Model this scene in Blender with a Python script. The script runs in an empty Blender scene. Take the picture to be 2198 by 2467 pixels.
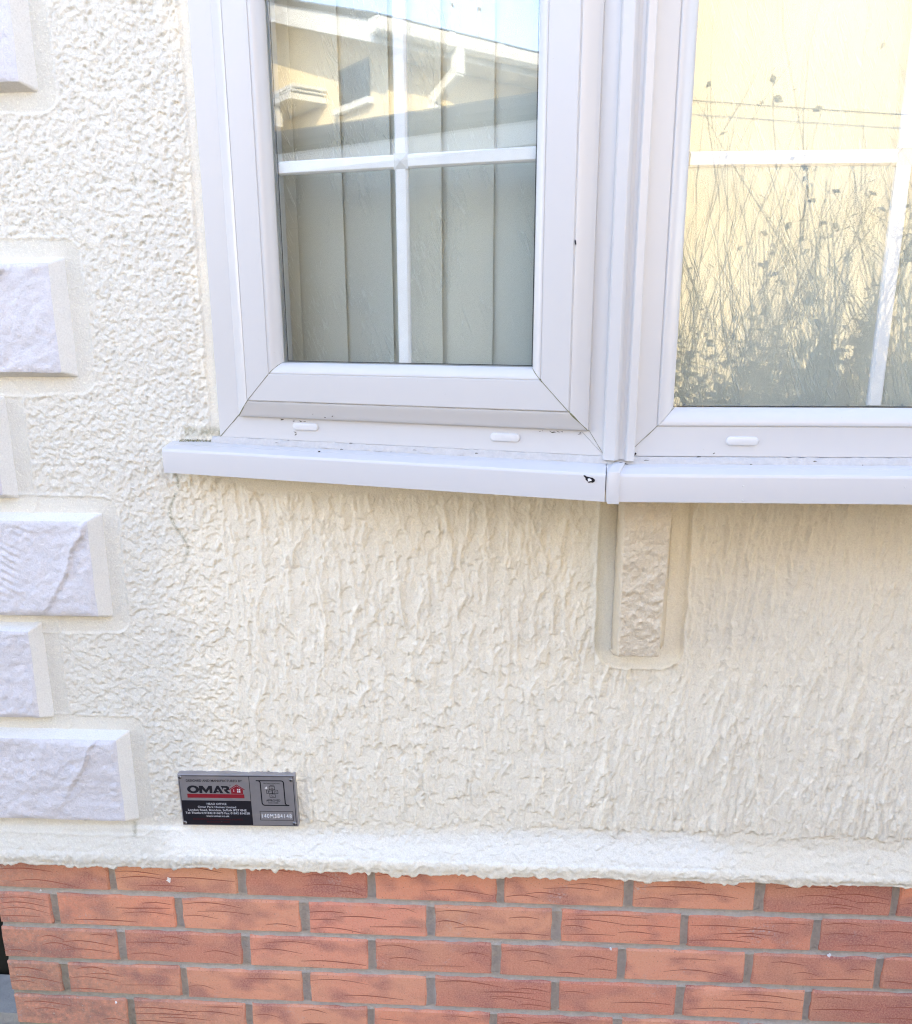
import bpy, bmesh, math, random
import numpy as np
from mathutils import Vector, Matrix
R = math.radians
random.seed(7)
rng = np.random.default_rng(11)
sc = bpy.context.scene
C = sc.collection

# ------------------------------------------------------------------ camera
cd = bpy.data.cameras.new('camera'); cam = bpy.data.objects.new('camera', cd); C.objects.link(cam)
sc.camera = cam
pitch, yaw, roll = 0.24875, -0.05034, -0.00278
fw = Vector((math.sin(yaw)*math.cos(pitch), math.cos(yaw)*math.cos(pitch), -math.sin(pitch)))
rt = Vector((math.cos(yaw), -math.sin(yaw), 0)); up = rt.cross(fw)
r2 = math.cos(roll)*rt + math.sin(roll)*up; u2 = -math.sin(roll)*rt + math.cos(roll)*up
m = Matrix((r2, u2, -fw)).transposed().to_4x4()
m.translation = Vector((0.0355, -1.2005, 1.0154)); cam.matrix_world = m
cd.sensor_fit = 'VERTICAL'; cd.sensor_height = 24.0
cd.lens = 1950/2467*24.0
cd.clip_start = 0.02; cd.clip_end = 500

# ------------------------------------------------------------------ light
SUN_TRAVEL = Vector((-0.55, -1.0, -0.56)).normalized()
sun_el = math.asin(-SUN_TRAVEL.z)
world = bpy.data.worlds.new('World'); sc.world = world; world.use_nodes = True
wn = world.node_tree; wn.nodes.clear()
sky = wn.nodes.new('ShaderNodeTexSky'); sky.sky_type = 'NISHITA'; sky.sun_disc = False
sky.sun_elevation = sun_el
sky.sun_rotation = math.atan2(-SUN_TRAVEL.x, -SUN_TRAVEL.y)
sky.air_density = 1.0; sky.dust_density = 0.2; sky.ozone_density = 3.0
bg = wn.nodes.new('ShaderNodeBackground'); bg.inputs['Strength'].default_value = 0.15
wo = wn.nodes.new('ShaderNodeOutputWorld')
wb = wn.nodes.new('ShaderNodeMix'); wb.data_type = 'RGBA'; wb.blend_type = 'MULTIPLY'; wb.inputs[0].default_value = 1.0
wb.inputs[7].default_value = (1.38, 1.02, .86, 1)          # shade white balance
wn.links.new(sky.outputs[0], wb.inputs[6]); wn.links.new(wb.outputs[2], bg.inputs[0]); wn.links.new(bg.outputs[0], wo.inputs[0])
sl = bpy.data.lights.new('sun', 'SUN'); sl.energy = 2.3; sl.angle = R(0.5); sl.color = (1.0, 0.78, 0.48)
so = bpy.data.objects.new('sun', sl); C.objects.link(so)
so.rotation_euler = SUN_TRAVEL.to_track_quat('-Z', 'Y').to_euler()
vs = sc.view_settings
vs.view_transform = 'Standard'; vs.look = 'None'; vs.exposure = 3.18; vs.gamma = 1.0; vs.use_curve_mapping = False
try:
    sc.cycles.use_adaptive_sampling = False; sc.cycles.filter_width = 1.15; sc.cycles.denoising_prefilter = 'NONE'
    sc.cycles.max_bounces = 14; sc.cycles.transparent_max_bounces = 24; sc.cycles.glossy_bounces = 6; sc.cycles.diffuse_bounces = 6
except Exception: pass

# ------------------------------------------------------------------ helpers
def link(o, parent=None):
    C.objects.link(o)
    if parent is not None: o.parent = parent
    return o
def tag(o, label=None, cat=None, group=None, kind=None):
    if label: o['label'] = label
    if cat: o['category'] = cat
    if group: o['group'] = group
    if kind: o['kind'] = kind
    return o
def empty(name, loc=(0, 0, 0)):
    o = bpy.data.objects.new(name, None); o.empty_display_size = .05; C.objects.link(o); o.location = loc
    return o
class MB:
    def __init__(s): s.v = []; s.f = []; s.mi = []; s.cur = 0
    def add(s, vs, fs):
        b = len(s.v); s.v += [tuple(v) for v in vs]; s.f += [tuple(i+b for i in f) for f in fs]; s.mi += [s.cur]*len(fs)
    def box(s, x0, x1, y0, y1, z0, z1):
        s.add([(x0,y0,z0),(x1,y0,z0),(x1,y1,z0),(x0,y1,z0),(x0,y0,z1),(x1,y0,z1),(x1,y1,z1),(x0,y1,z1)],
              [(0,3,2,1),(4,5,6,7),(0,1,5,4),(1,2,6,5),(2,3,7,6),(3,0,4,7)])
    def prism(s, poly, A, B):
        """poly: list of 3D offsets, swept from point A to point B"""
        n = len(poly); A = Vector(A); B = Vector(B)
        vs = [A+Vector(p) for p in poly]+[B+Vector(p) for p in poly]
        s.add(vs, [(i,(i+1)%n,n+(i+1)%n,n+i) for i in range(n)]+[tuple(range(n-1,-1,-1)), tuple(range(n,2*n))])
    def rings(s, rings, cap=True, closed=True):
        n = len(rings[0]); vs = [p for r in rings for p in r]; fs = []
        for k in range(len(rings)-1):
            for i in range(n if closed else n-1):
                j = (i+1) % n; fs.append((k*n+i, k*n+j, (k+1)*n+j, (k+1)*n+i))
        if cap and closed:
            fs.append(tuple(range(n-1,-1,-1))); fs.append(tuple((len(rings)-1)*n+i for i in range(n)))
        s.add(vs, fs)
    def tube(s, pts, r, n=6):
        pts = [Vector(p) for p in pts]; rs = r if isinstance(r, (list, tuple)) else [r]*len(pts); rings = []
        for k, p in enumerate(pts):
            t = (pts[min(k+1, len(pts)-1)]-pts[max(k-1, 0)]).normalized()
            a = t.cross(Vector((0,0,1))); a = a.normalized() if a.length > 1e-4 else Vector((1,0,0)); b = t.cross(a)
            rings.append([p+rs[k]*(math.cos(2*math.pi*i/n)*a+math.sin(2*math.pi*i/n)*b) for i in range(n)])
        s.rings(rings)
    def mesh(s, name, mats, sharp=30):
        me = bpy.data.meshes.new(name); me.from_pydata(s.v, [], s.f)
        for m_ in (mats if isinstance(mats, (list, tuple)) else [mats]): me.materials.append(m_)
        me.polygons.foreach_set('material_index', s.mi)
        bm = bmesh.new(); bm.from_mesh(me)
        bmesh.ops.recalc_face_normals(bm, faces=bm.faces)
        for f in bm.faces: f.smooth = sharp is not None
        if sharp is not None:
            for e in bm.edges:
                if len(e.link_faces) != 2 or e.calc_face_angle(0) > R(sharp): e.smooth = False
        bm.to_mesh(me); bm.free(); return me
    def build(s, name, mats, parent=None, sharp=30):
        return link(bpy.data.objects.new(name, s.mesh(name, mats, sharp)), parent)

# ------------------------------------------------------------------ materials
class NT:
    def __init__(s, name):
        s.m = bpy.data.materials.new(name); s.m.use_nodes = True; s.t = s.m.node_tree; s.b = s.t.nodes['Principled BSDF']; s.o = s.t.nodes['Material Output']
    def n(s, typ, **kw):
        nd = s.t.nodes.new(typ)
        for k, v in kw.items():
            if k.startswith('i_'): nd.inputs[k[2:].replace('_', ' ')].default_value = v
            else: setattr(nd, k, v)
        return nd
    def l(s, a, b): s.t.links.new(a, b)
    def pos(s): return s.n('ShaderNodeNewGeometry').outputs['Position']
    def mapped(s, src, scale=(1,1,1), rot=(0,0,0), loc=(0,0,0)):
        mp = s.n('ShaderNodeMapping'); mp.inputs['Scale'].default_value = scale; mp.inputs['Rotation'].default_value = rot; mp.inputs['Location'].default_value = loc
        s.l(src, mp.inputs[0]); return mp.outputs[0]
    def noise(s, vec, scale, detail=4, rough=.55, dist=0):
        nd = s.n('ShaderNodeTexNoise'); nd.inputs['Scale'].default_value = scale; nd.inputs['Detail'].default_value = detail
        nd.inputs['Roughness'].default_value = rough; nd.inputs['Distortion'].default_value = dist; s.l(vec, nd.inputs['Vector']); return nd.outputs['Fac']
    def ramp(s, fac, stops):
        nd = s.n('ShaderNodeValToRGB'); e = nd.color_ramp.elements
        while len(e) < len(stops): e.new(.5)
        for el, (p_, c) in zip(e, stops): el.position = p_; el.color = (c if isinstance(c, tuple) else (c, c, c))+((1,) if not (isinstance(c, tuple) and len(c) == 4) else ())
        s.l(fac, nd.inputs[0]); return nd.outputs[0]
    def mix(s, fac, a, b, mode='MIX'):
        nd = s.n('ShaderNodeMix', data_type='RGBA', blend_type=mode)
        for sock, v in ((nd.inputs[0], fac), (nd.inputs[6], a), (nd.inputs[7], b)):
            if hasattr(v, 'is_linked'): s.l(v, sock)
            else: sock.default_value = v if isinstance(v, (int, float)) else tuple(v)+(1,)*(4-len(v))
        return nd.outputs[2]
    def math(s, op, a, b=0.0, clamp=False):
        nd = s.n('ShaderNodeMath', operation=op); nd.use_clamp = clamp
        for sock, v in ((nd.inputs[0], a), (nd.inputs[1], b)):
            if hasattr(v, 'is_linked'): s.l(v, sock)
            else: sock.default_value = v
        return nd.outputs[0]
    def bump(s, h, strength, dist, prev=None):
        nd = s.n('ShaderNodeBump'); nd.inputs['Strength'].default_value = strength; nd.inputs['Distance'].default_value = dist
        s.l(h, nd.inputs['Height'])
        if prev is not None: s.l(prev, nd.inputs['Normal'])
        return nd.outputs[0]
    def done(s, col=None, rough=.6, normal=None, spec=.4, metal=0):
        if col is not None:
            if hasattr(col, 'is_linked'): s.l(col, s.b.inputs['Base Color'])
            else: s.b.inputs['Base Color'].default_value = tuple(col)+(1,)
        if hasattr(rough, 'is_linked'): s.l(rough, s.b.inputs['Roughness'])
        else: s.b.inputs['Roughness'].default_value = rough
        s.b.inputs['Specular IOR Level'].default_value = spec; s.b.inputs['Metallic'].default_value = metal
        if normal is not None: s.l(normal, s.b.inputs['Normal'])
        return s.m
def plain(name, col, rough=.6, spec=.4, metal=0, nscale=60, namt=.08, bump=0, bd=.001):
    t = NT(name); p = t.pos()
    f = t.noise(p, nscale, 5, .6)
    lo = tuple(c*(1-namt) for c in col); hi = tuple(min(1, c*(1+namt)) for c in col)
    c = t.mix(f, lo, hi)
    nrm = t.bump(t.noise(p, nscale*6, 4), bump, bd) if bump else None
    return t.done(c, rough, nrm, spec, metal)

def mat_stucco(name, base, attr=True, grain=1.0):
    t = NT(name); p = t.pos()
    big = t.noise(p, 3.0, 4, .6); mid = t.noise(p, 28, 5, .6)
    c = t.mix(big, tuple(x*.955 for x in base), tuple(min(.9, x*1.035) for x in base))
    c = t.mix(t.ramp(mid, [(.25, 0.0), (.75, .35)]), c, tuple(x*v for x, v in zip(base, (.97, .955, .92))))
    if attr:
        a = t.n('ShaderNodeAttribute', attribute_name='paint'); sep = t.n('ShaderNodeSeparateColor'); t.l(a.outputs['Color'], sep.inputs[0])
        c = t.mix(sep.outputs[2], c, t.mix(mid, (.68, .66, .585), (.75, .73, .65)))          # older, greyer paint
        c = t.mix(sep.outputs[0], c, (.88, .87, .80))           # fresh white touch-up paint
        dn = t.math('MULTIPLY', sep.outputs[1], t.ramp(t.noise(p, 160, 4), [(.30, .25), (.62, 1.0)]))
        c = t.mix(dn, c, (.30, .29, .20))                         # dirt, algae, and crease shade put into the colour
    gr = t.noise(p, 430, 3, .7)
    c = t.mix(t.ramp(gr, [(.28, .34), (.56, 0.0)]), c, tuple(x*.62 for x in base))
    c = t.mix(t.ramp(t.noise(p, 330, 2, .6), [(.56, 0.0), (.72, .45)]), c, tuple(min(.93, x*1.13) for x in base))
    n1 = t.bump(t.noise(p, 420, 3, .6), min(1, .45*grain), .0018)
    n2 = t.bump(t.noise(t.mapped(p, (1, 1, .7)), 150, 3, .6, .6), min(1, .40*grain), .0042, n1)
    return t.done(c, .72, n2, .25)
def mat_upvc(name='white_upvc', col=(.565, .56, .555), dirt=.25):
    t = NT(name); p = t.pos()
    f = t.ramp(t.noise(t.mapped(p, (1, 1, .35)), 9, 4, .55), [(.40, 0.0), (1.0, dirt*.6)])
    c = t.mix(f, col, tuple(x*y for x, y in zip(col, (.90, .88, .82))))
    sp = t.ramp(t.noise(p, 240, 2, .5), [(.73, 0.0), (.79, .30*dirt/.25)])
    c = t.mix(sp, c, (.42, .40, .34))
    return t.done(c, .30, None, .45)
CREAM = (.86, .81, .68)
M = {}
M['stucco'] = mat_stucco('cream_stucco', CREAM)
M['stucco_plain'] = mat_stucco('cream_stucco_return', CREAM, False, 2.0)
M['bracket'] = mat_stucco('bracket_stucco', (.75, .67, .53), False, 1.6)
M['quoin'] = mat_stucco('quoin_stone', (.66, .655, .69), False, 1.1)
M['quoin_edge'] = mat_stucco('quoin_painted_edge', (.74, .735, .70), False, .5)
M['upvc'] = mat_upvc()
M['upvc_sill'] = mat_upvc('sill_upvc', (.57, .565, .565), .10)
M['cap'] = plain('cap_plastic', (.62, .62, .62), .35, .5)
M['bar'] = plain('bar_plastic', (.80, .805, .81), .35, .5)
M['mastic'] = plain('mastic', (.50, .49, .48), .8, .2, nscale=170, namt=.18, bump=.4, bd=.002)
M['rubber'] = plain('black_gasket', (.02, .02, .02), .5)
M['spacer'] = plain('spacer_aluminium', (.42, .42, .42), .4, .5, .6)
M['moss'] = plain('moss', (.30, .29, .15), .95, .1, nscale=300, namt=.5, bump=.8, bd=.003)
M['dirt'] = plain('dark_marks', (.09, .08, .06), .9, .1, nscale=300, namt=.4)
M['blackmark'] = plain('black_mark', (.008, .008, .012), .35)
M['whitefleck'] = plain('white_fleck', (.85, .85, .85), .7)
M['mitre'] = plain('mitre_grime', (.20, .20, .12), .9, .1, nscale=120, namt=.6)

def mat_glass(f0, nm):
    t = NT(nm); t.t.nodes.remove(t.b)
    lw = t.n('ShaderNodeLayerWeight'); lw.inputs[0].default_value = .5
    f = t.math('POWER', lw.outputs['Facing'], 5.0)
    f = t.math('ADD', t.math('MULTIPLY', f, .95), f0)
    tr = t.n('ShaderNodeBsdfTransparent'); tr.inputs[0].default_value = (.975, .985, .98, 1)
    gl = t.n('ShaderNodeBsdfGlossy'); gl.inputs['Roughness'].default_value = 0.0; gl.inputs[0].default_value = (.88, .95, 1, 1)
    nb = t.bump(t.noise(t.pos(), 2.0, 1), .006, .004); t.l(nb, gl.inputs['Normal'])
    mx = t.n('ShaderNodeMixShader'); t.l(f, mx.inputs[0]); t.l(tr.outputs[0], mx.inputs[1]); t.l(gl.outputs[0], mx.inputs[2])
    t.l(mx.outputs[0], t.o.inputs[0]); return t.m
M['glass'] = mat_glass(.064, 'coated_outer_glass'); M['glass_inner'] = mat_glass(.030, 'clear_inner_glass')

def mat_brick():
    t = NT('red_brick'); p = t.pos(); oi = t.n('ShaderNodeObjectInfo')
    base = t.ramp(oi.outputs['Random'], [(0, (.42, .15, .115)), (.10, (.60, .22, .145)), (.22, (.78, .30, .175)), (.45, (.74, .335, .205)), (.7, (.80, .30, .20)), (.86, (.70, .33, .195)), (1, (.56, .20, .135))])
    off = t.n('ShaderNodeVectorMath', operation='ADD'); t.l(p, off.inputs[0])
    sc_ = t.n('ShaderNodeVectorMath', operation='SCALE'); t.l(oi.outputs['Location'], sc_.inputs[0]); sc_.inputs['Scale'].default_value = 7.0; t.l(sc_.outputs[0], off.inputs[1])
    pv = off.outputs[0]
    patch = t.ramp(t.noise(t.mapped(pv, (1, 1, 1.5)), 15, 2, .45), [(.47, 0.0), (.66, .88)])
    c = t.mix(patch, base, (.36, .135, .115))
    c = t.mix(t.ramp(t.noise(t.mapped(p, (1, 1, 1.6)), 6, 3), [(.45, 0.0), (.75, .55)]), c, (.70, .36, .21))
    fine = t.noise(p, 330, 4, .75)
    c = t.mix(t.ramp(fine, [(.38, 0.0), (.66, .55)]), c, (.78, .44, .32))
    c = t.mix(t.ramp(t.noise(p, 310, 2, .5), [(.63, 0.0), (.71, .50)]), c, (.20, .085, .065))
    # weathering: lichen and grime towards the corner and the ground
    sx = t.n('ShaderNodeSeparateXYZ'); t.l(p, sx.inputs[0])
    ww = t.math('ADD', t.math('MULTIPLY', sx.outputs[0], -2.6), t.math('MULTIPLY', sx.outputs[2], -2.2))
    ww = t.math('SUBTRACT', ww, 1.45, True)
    ww = t.math('MULTIPLY', ww, t.ramp(t.noise(p, 90, 5, .7), [(.35, .25), (.65, 1.0)]), True)
    c = t.mix(t.math('MULTIPLY', ww, .75), c, (.24, .17, .14))
    c = t.mix(t.math('MULTIPLY', ww, t.ramp(t.noise(p, 260, 2), [(.62, 0.0), (.70, 1.0)])), c, (.50, .46, .42))
    eff = t.math('MULTIPLY', t.ramp(t.noise(p, 11, 3), [(.62, 0.0), (.72, 1.0)]), t.ramp(t.noise(p, 180, 4, .7), [(.50, 0.0), (.64, .8)]))
    c = t.mix(eff, c, (.55, .45, .42))
    n1 = t.bump(fine, .6, .0018); n2 = t.bump(t.noise(p, 110, 4, .65), .5, .0030, n1)
    return t.done(c, .85, n2, .25)
M['brick'] = mat_brick()
M['crease'] = plain('brick_crease', (.36, .125, .085), .9, .1, nscale=80, namt=.3)
def mat_mortar():
    t = NT('grey_mortar'); p = t.pos()
    c = t.mix(t.noise(p, 90, 6, .75), (.31, .275, .23), (.68, .625, .545))
    c = t.mix(t.ramp(t.noise(p, 7, 3), [(.52, 0.0), (.70, .55)]), c, (.46, .45, .45))
    sx = t.n('ShaderNodeSeparateXYZ'); t.l(p, sx.inputs[0])
    g = t.math('SUBTRACT', t.math('ADD', t.math('MULTIPLY', sx.outputs[0], -1.6), t.math('MULTIPLY', sx.outputs[2], -2.2)), 1.15, True)
    c = t.mix(t.math('MULTIPLY', g, .6), c, (.13, .15, .085))
    n1 = t.bump(t.noise(p, 260, 5, .75), 1.0, .0035)
    return t.done(c, .95, n1, .15)
M['mortar'] = mat_mortar()
def mat_blind():
    t = NT('blind_fabric'); p = t.pos()
    def squig(ang, seed, thr):
        v = t.mapped(p, (1, 1, 1), (0, ang, 0), (seed, seed, 0))
        v2 = t.mapped(v, (95, 95, 5.5))
        nz = t.noise(v2, 1.0, 2.5, .5, .35)
        d = t.math('ABSOLUTE', t.math('SUBTRACT', nz, .5))
        line = t.ramp(d, [(0, 1.0), (.022, 0.0)])
        msk = t.ramp(t.noise(t.mapped(p, (16, 16, 7)), 1.0, 2), [(thr, 0.0), (thr+.04, 1.0)])
        return t.math('MULTIPLY', line, msk)
    ln = t.math('MAXIMUM', squig(R(20), 0, .47), squig(R(26), 3.3, .53))
    c = t.mix(t.noise(p, 4, 3), (.61, .595, .525), (.69, .675, .60))
    c = t.mix(t.math('MULTIPLY', ln, .55), c, (.82, .82, .76))
    return t.done(c, .8, t.bump(ln, .6, .0015), .2)
M['blind'] = mat_blind()
M['room'] = plain('room_paint', (.55, .50, .42), .9, .2, nscale=3)
M['metal'] = plain('plate_aluminium', (.34, .33, .345), .38, .5, .55, nscale=45, namt=.16)
M['plate_black'] = plain('plate_black_print', (.012, .012, .018), .3)
M['plate_red'] = plain('plate_red_print', (.22, .012, .022), .4)
M['plate_darkred'] = plain('plate_dark_red_print', (.075, .006, .010), .4)
M['plate_white'] = plain('plate_white_print', (.55, .55, .58), .5)
M['stamp'] = plain('stamped_digit', (.75, .75, .78), .4)
M['screw'] = plain('screw_steel', (.40, .40, .42), .25, .5, .9, namt=.2)
M['rooftile'] = plain('grey_roof_tile', (.085, .08, .075), .85, .2, nscale=6, namt=.35, bump=.3, bd=.004)
M['whitepaint'] = plain('white_fascia', (.80, .80, .79), .4, .4, nscale=4, namt=.03)
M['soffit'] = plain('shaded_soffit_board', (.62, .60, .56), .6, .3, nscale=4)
def mat_far_stucco():
    t = NT('sunlit_cream_stucco'); p = t.pos()
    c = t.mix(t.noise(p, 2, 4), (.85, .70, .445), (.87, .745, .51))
    v = t.mapped(p, (30, 30, 11)); h = t.noise(v, 1.0, 4, .6, .8)
    n1 = t.bump(t.ramp(h, [(.38, 0.0), (.62, 1.0)]), .55, .006)
    return t.done(c, .9, n1, .15)
M['far_stucco'] = mat_far_stucco()
def mat_shed():
    t = NT('weathered_shed_board'); p = t.pos()
    c = t.mix(t.noise(t.mapped(p, (3, 3, 14)), 1.5, 5), (.07, .068, .06), (.15, .145, .13))
    return t.done(c, .9, None, .2)
M['shed'] = mat_shed()
M['felt'] = plain('roofing_felt', (.035, .035, .038), .95, .1, nscale=60, namt=.4)
M['twig'] = plain('twig_bark', (.050, .040, .030), .9, .1)
M['leaf'] = plain('shrub_leaf', (.040, .052, .030), .7, .3, nscale=20, namt=.4)
M['cable'] = plain('dark_cable', (.02, .02, .02), .6)
M['slab'] = plain('concrete_slab', (.36, .36, .345), .95, .15, nscale=45, namt=.25, bump=.5, bd=.003)
M['pebble'] = plain('gravel_stone', (.42, .39, .33), .85, .2, nscale=40, namt=.5)
M['darkfence'] = plain('dark_stained_timber', (.020, .020, .016), .9, .1, nscale=8, namt=.5)
def mat_ground():
    t = NT('paved_ground'); p = t.pos()
    c = t.mix(t.noise(p, 6, 6, .65), (.15, .115, .075), (.23, .18, .125))
    return t.done(c, .95, t.bump(t.noise(p, 60, 5), .5, .006), .15)
M['ground'] = mat_ground()

GZ = -0.45
# ------------------------------------------------------------------ ground
g = MB(); g.add([(-120,-120,GZ),(120,-120,GZ),(120,120,GZ),(-120,120,GZ)], [(0,1,2,3)])
tag(g.build('ground', M['ground']), kind='structure')

# ------------------------------------------------------------------ noise toolkit (numpy)
def vnoise(x, z, freq, seed):
    """smooth value noise sampled on arrays x,z (metres)"""
    r_ = np.random.default_rng(seed); T = r_.random((257, 257))
    X = x*freq+r_.random()*200+1000; Z = z*freq+r_.random()*200+1000
    xi = np.floor(X).astype(int); zi = np.floor(Z).astype(int); fx = X-xi; fz = Z-zi
    fx = fx*fx*(3-2*fx); fz = fz*fz*(3-2*fz)
    a = T[xi % 256, zi % 256]; b = T[(xi+1) % 256, zi % 256]; c = T[xi % 256, (zi+1) % 256]; d = T[(xi+1) % 256, (zi+1) % 256]
    return (a*(1-fx)+b*fx)*(1-fz)+(c*(1-fx)+d*fx)*fz-.5
def fnoise(x, z, freq, seed, oct=4, gain=.5):
    s = 0; a = 1
    for k in range(oct): s = s+a*vnoise(x, z, freq*2**k, seed+k*17); a *= gain
    return s
def sstep(a, b, x):
    t = np.clip((x-a)/(b-a), 0, 1); return t*t*(3-2*t)
def blur(A, n=1):
    for _ in range(n):
        A = (np.roll(A, 1, 0)+2*A+np.roll(A, -1, 0))/4; A = (np.roll(A, 1, 1)+2*A+np.roll(A, -1, 1))/4
    return A
def grid_mesh(name, P, keep=None, attr=None, mats=()):
    """P: (nx,nz,3) array -> smooth quad mesh"""
    nx, nz = P.shape[:2]
    idx = np.arange(nx*nz).reshape(nx, nz)
    q = np.stack([idx[:-1,:-1], idx[1:,:-1], idx[1:,1:], idx[:-1,1:]], -1).reshape(-1, 4)
    if keep is not None: q = q[keep.reshape(-1)]
    used = np.zeros(nx*nz, bool); used[q.ravel()] = True
    re = np.cumsum(used)-1; q = re[q]; V = P.reshape(-1, 3)[used]
    me = bpy.data.meshes.new(name); me.vertices.add(len(V)); me.vertices.foreach_set('co', V.astype(np.float32).ravel())
    me.loops.add(q.size); me.loops.foreach_set('vertex_index', q.astype(np.int32).ravel())
    me.polygons.add(len(q)); me.polygons.foreach_set('loop_start', np.arange(0, q.size, 4, dtype=np.int32))
    try: me.polygons.foreach_set('loop_total', np.full(len(q), 4, dtype=np.int32))
    except Exception: pass
    me.update(calc_edges=True); me.polygons.foreach_set('use_smooth', np.ones(len(q), bool))
    if attr is not None:
        ca = me.color_attributes.new('paint', 'FLOAT_COLOR', 'POINT')
        ca.data.foreach_set('color', attr.reshape(-1, 4)[used].astype(np.float32).ravel())
    for m_ in mats: me.materials.append(m_)
    me.validate(); return me

# ------------------------------------------------------------------ stucco heightfield
YS = 0.02                      # stucco face stands this far in front of the brick
CX = -0.880                    # house corner
QUOINS = [(-.592, 1.300, 1.465), (-.583, 0.915, 1.085), (-.699, 0.730, 0.888), (-.571, 0.536, 0.708), (-0.690, 0.357, 0.526), (-0.566, 0.168, 0.337)]
RES = .0017
xs = np.arange(CX, .80, RES); zs = np.arange(.083, 1.47, RES)
X, Z = np.meshgrid(xs, zs, indexing='ij')
Xf, Zf = X, Z
def stroke_layer():
    H = 1.2e-3*fnoise(X, Z, 22, 5, 3)
    wx = .0030*fnoise(X, Z, 130, 31, 3); wz = .0050*fnoise(X, Z, 150, 37, 3)
    nx, nz = X.shape
    def strokes(N, xr, zr, wr, lr, dr, er, curve, jag, rg=.0010, pt=.6):
        items = sorted(((random.uniform(*zr), k) for k in range(N)), key=lambda q: -q[0]+random.uniform(-.02, .02))
        for cz, k in items:
            cx = random.uniform(*xr); w = random.uniform(*wr); l = random.uniform(*lr); sl_ = random.uniform(-.10, .10)+curve(cx, cz)
            ext = w+abs(sl_)*l+.006
            i0 = max(0, int((cx-ext-CX)/RES)); i1 = min(nx, int((cx+ext-CX)/RES)+1)
            j0 = max(0, int((cz-l-.008-zs[0])/RES)); j1 = min(nz, int((cz+.010-zs[0])/RES)+1)
            if i1 <= i0+2 or j1 <= j0+2: continue
            x_ = X[i0:i1, j0:j1]+jag*wx[i0:i1, j0:j1]; z_ = Z[i0:i1, j0:j1]+jag*wz[i0:i1, j0:j1]
            t = (cz-z_)/l
            s_ = (x_-cx-sl_*(cz-z_))/(w*.5)
            a = np.clip(t*l/(w*pt), 0, 1); wid = np.sqrt(np.clip(1-(1-a)**2, 0, 1))
            wid = wid*(1-.75*np.clip((t-.5)/.5, 0, 1)**2)
            mk = (np.abs(s_) < wid) & (t > 0) & (t < 1)
            if not mk.any(): continue
            d = random.uniform(*dr); e = random.uniform(*er)
            val = -d+(d+e)*np.clip(t, 0, 1)**.7 + rg*np.clip(s_, 0, 1.15)**9 + .5*rg*np.clip(-s_, 0, 1.15)**9
            sub = H[i0:i1, j0:j1]
            sub[mk] = .22*sub[mk]+val[mk]
    # long dragged scales under the window
    strokes(2300, (-.47, .82), (.10, .92), (.015, .026), (.050, .130), (.0004, .0015), (.0002, .0011), lambda x, z: .07 if x < .1 else -.04, 1.1, .0024, 1.15)
    strokes(1500, (-.47, .82), (.10, .90), (.008, .016), (.020, .060), (.0005, .0018), (.0002, .0012), lambda x, z: .09 if x < .1 else -.06, 1.6, .0016, 1.0)
    strokes(1900, (.25, .82), (.10, .82), (.010, .018), (.06, .15), (.0003, .0010), (.0002, .0009), lambda x, z: -.06, 1.1, .0020, 1.6)
    # long near-vertical drag ridges: sharp on one side, feathered on the other
    def ridges(N, xr, zr, lr, hr_, slant, ft):
        for k in range(N):
            cx = random.uniform(*xr); cz = random.uniform(*zr); l = random.uniform(*lr); sl_ = slant(cx)+random.uniform(-.07, .07); h = random.uniform(*hr_); bend = random.uniform(-.02, .02)
            ext = abs(sl_)*l+.024
            i0 = max(0, int((cx-ext-CX)/RES)); i1 = min(nx, int((cx+ext-CX)/RES)+1); j0 = max(0, int((cz-l-zs[0])/RES)); j1 = min(nz, int((cz-zs[0])/RES)+1)
            if i1 <= i0+2 or j1 <= j0+2: continue
            t = np.clip((cz-Z[i0:i1, j0:j1])/l, 0, 1); dx = X[i0:i1, j0:j1]+.55*wx[i0:i1, j0:j1]-(cx+sl_*l*t+bend*np.sin(3.1*t))
            sg = 1 if random.random() < .72 else -1
            prof = np.where(sg*dx > 0, np.exp(-np.abs(dx)/.0009), np.exp(-np.abs(dx)/ft))
            env = np.clip(t/.06, 0, 1)*np.clip((1-t)/.35, 0, 1)
            H[i0:i1, j0:j1] += h*prof*env
    ridges(1150, (-.45, .82), (.16, .92), (.05, .16), (.0005, .0016), lambda x: .05 if x < .1 else (.0 if x < .3 else -.05), .0055)
    ridges(900, (.20, .82), (.16, .92), (.07, .20), (.0005, .0015), lambda x: -.06, .0040)
    # short knobbly dabs on the left
    strokes(8500, (CX-.01, -.385), (.17, .86), (.006, .014), (.008, .030), (.0007, .0020), (.0003, .0014), lambda x, z: .25, 1.4)
    strokes(13500, (CX-.01, -.35), (.78, 1.49), (.004, .011), (.005, .014), (.0009, .0024), (.0004, .0014), lambda x, z: .4, 1.6)
    # bottom band of round dabs
    strokes(2800, (CX-.01, .82), (.09, .18), (.008, .016), (.014, .032), (.0005, .0012), (.0003, .0009), lambda x, z: 0, 1.0)
    return H
H = stroke_layer()
H = (.6*H+.4*blur(H, 1))*(1.70-.65*(1-sstep(.15, .19, Z))-.55*(1-sstep(-.50, -.36, X)))
left = 1-sstep(-.46, -.38, X+.03*fnoise(X, Z, 14, 71, 2))
H += left*.0011*fnoise(X, Z, 150, 81, 3)*1.2
H += .00028*fnoise(X, Z, 330, 91, 2)
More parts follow.
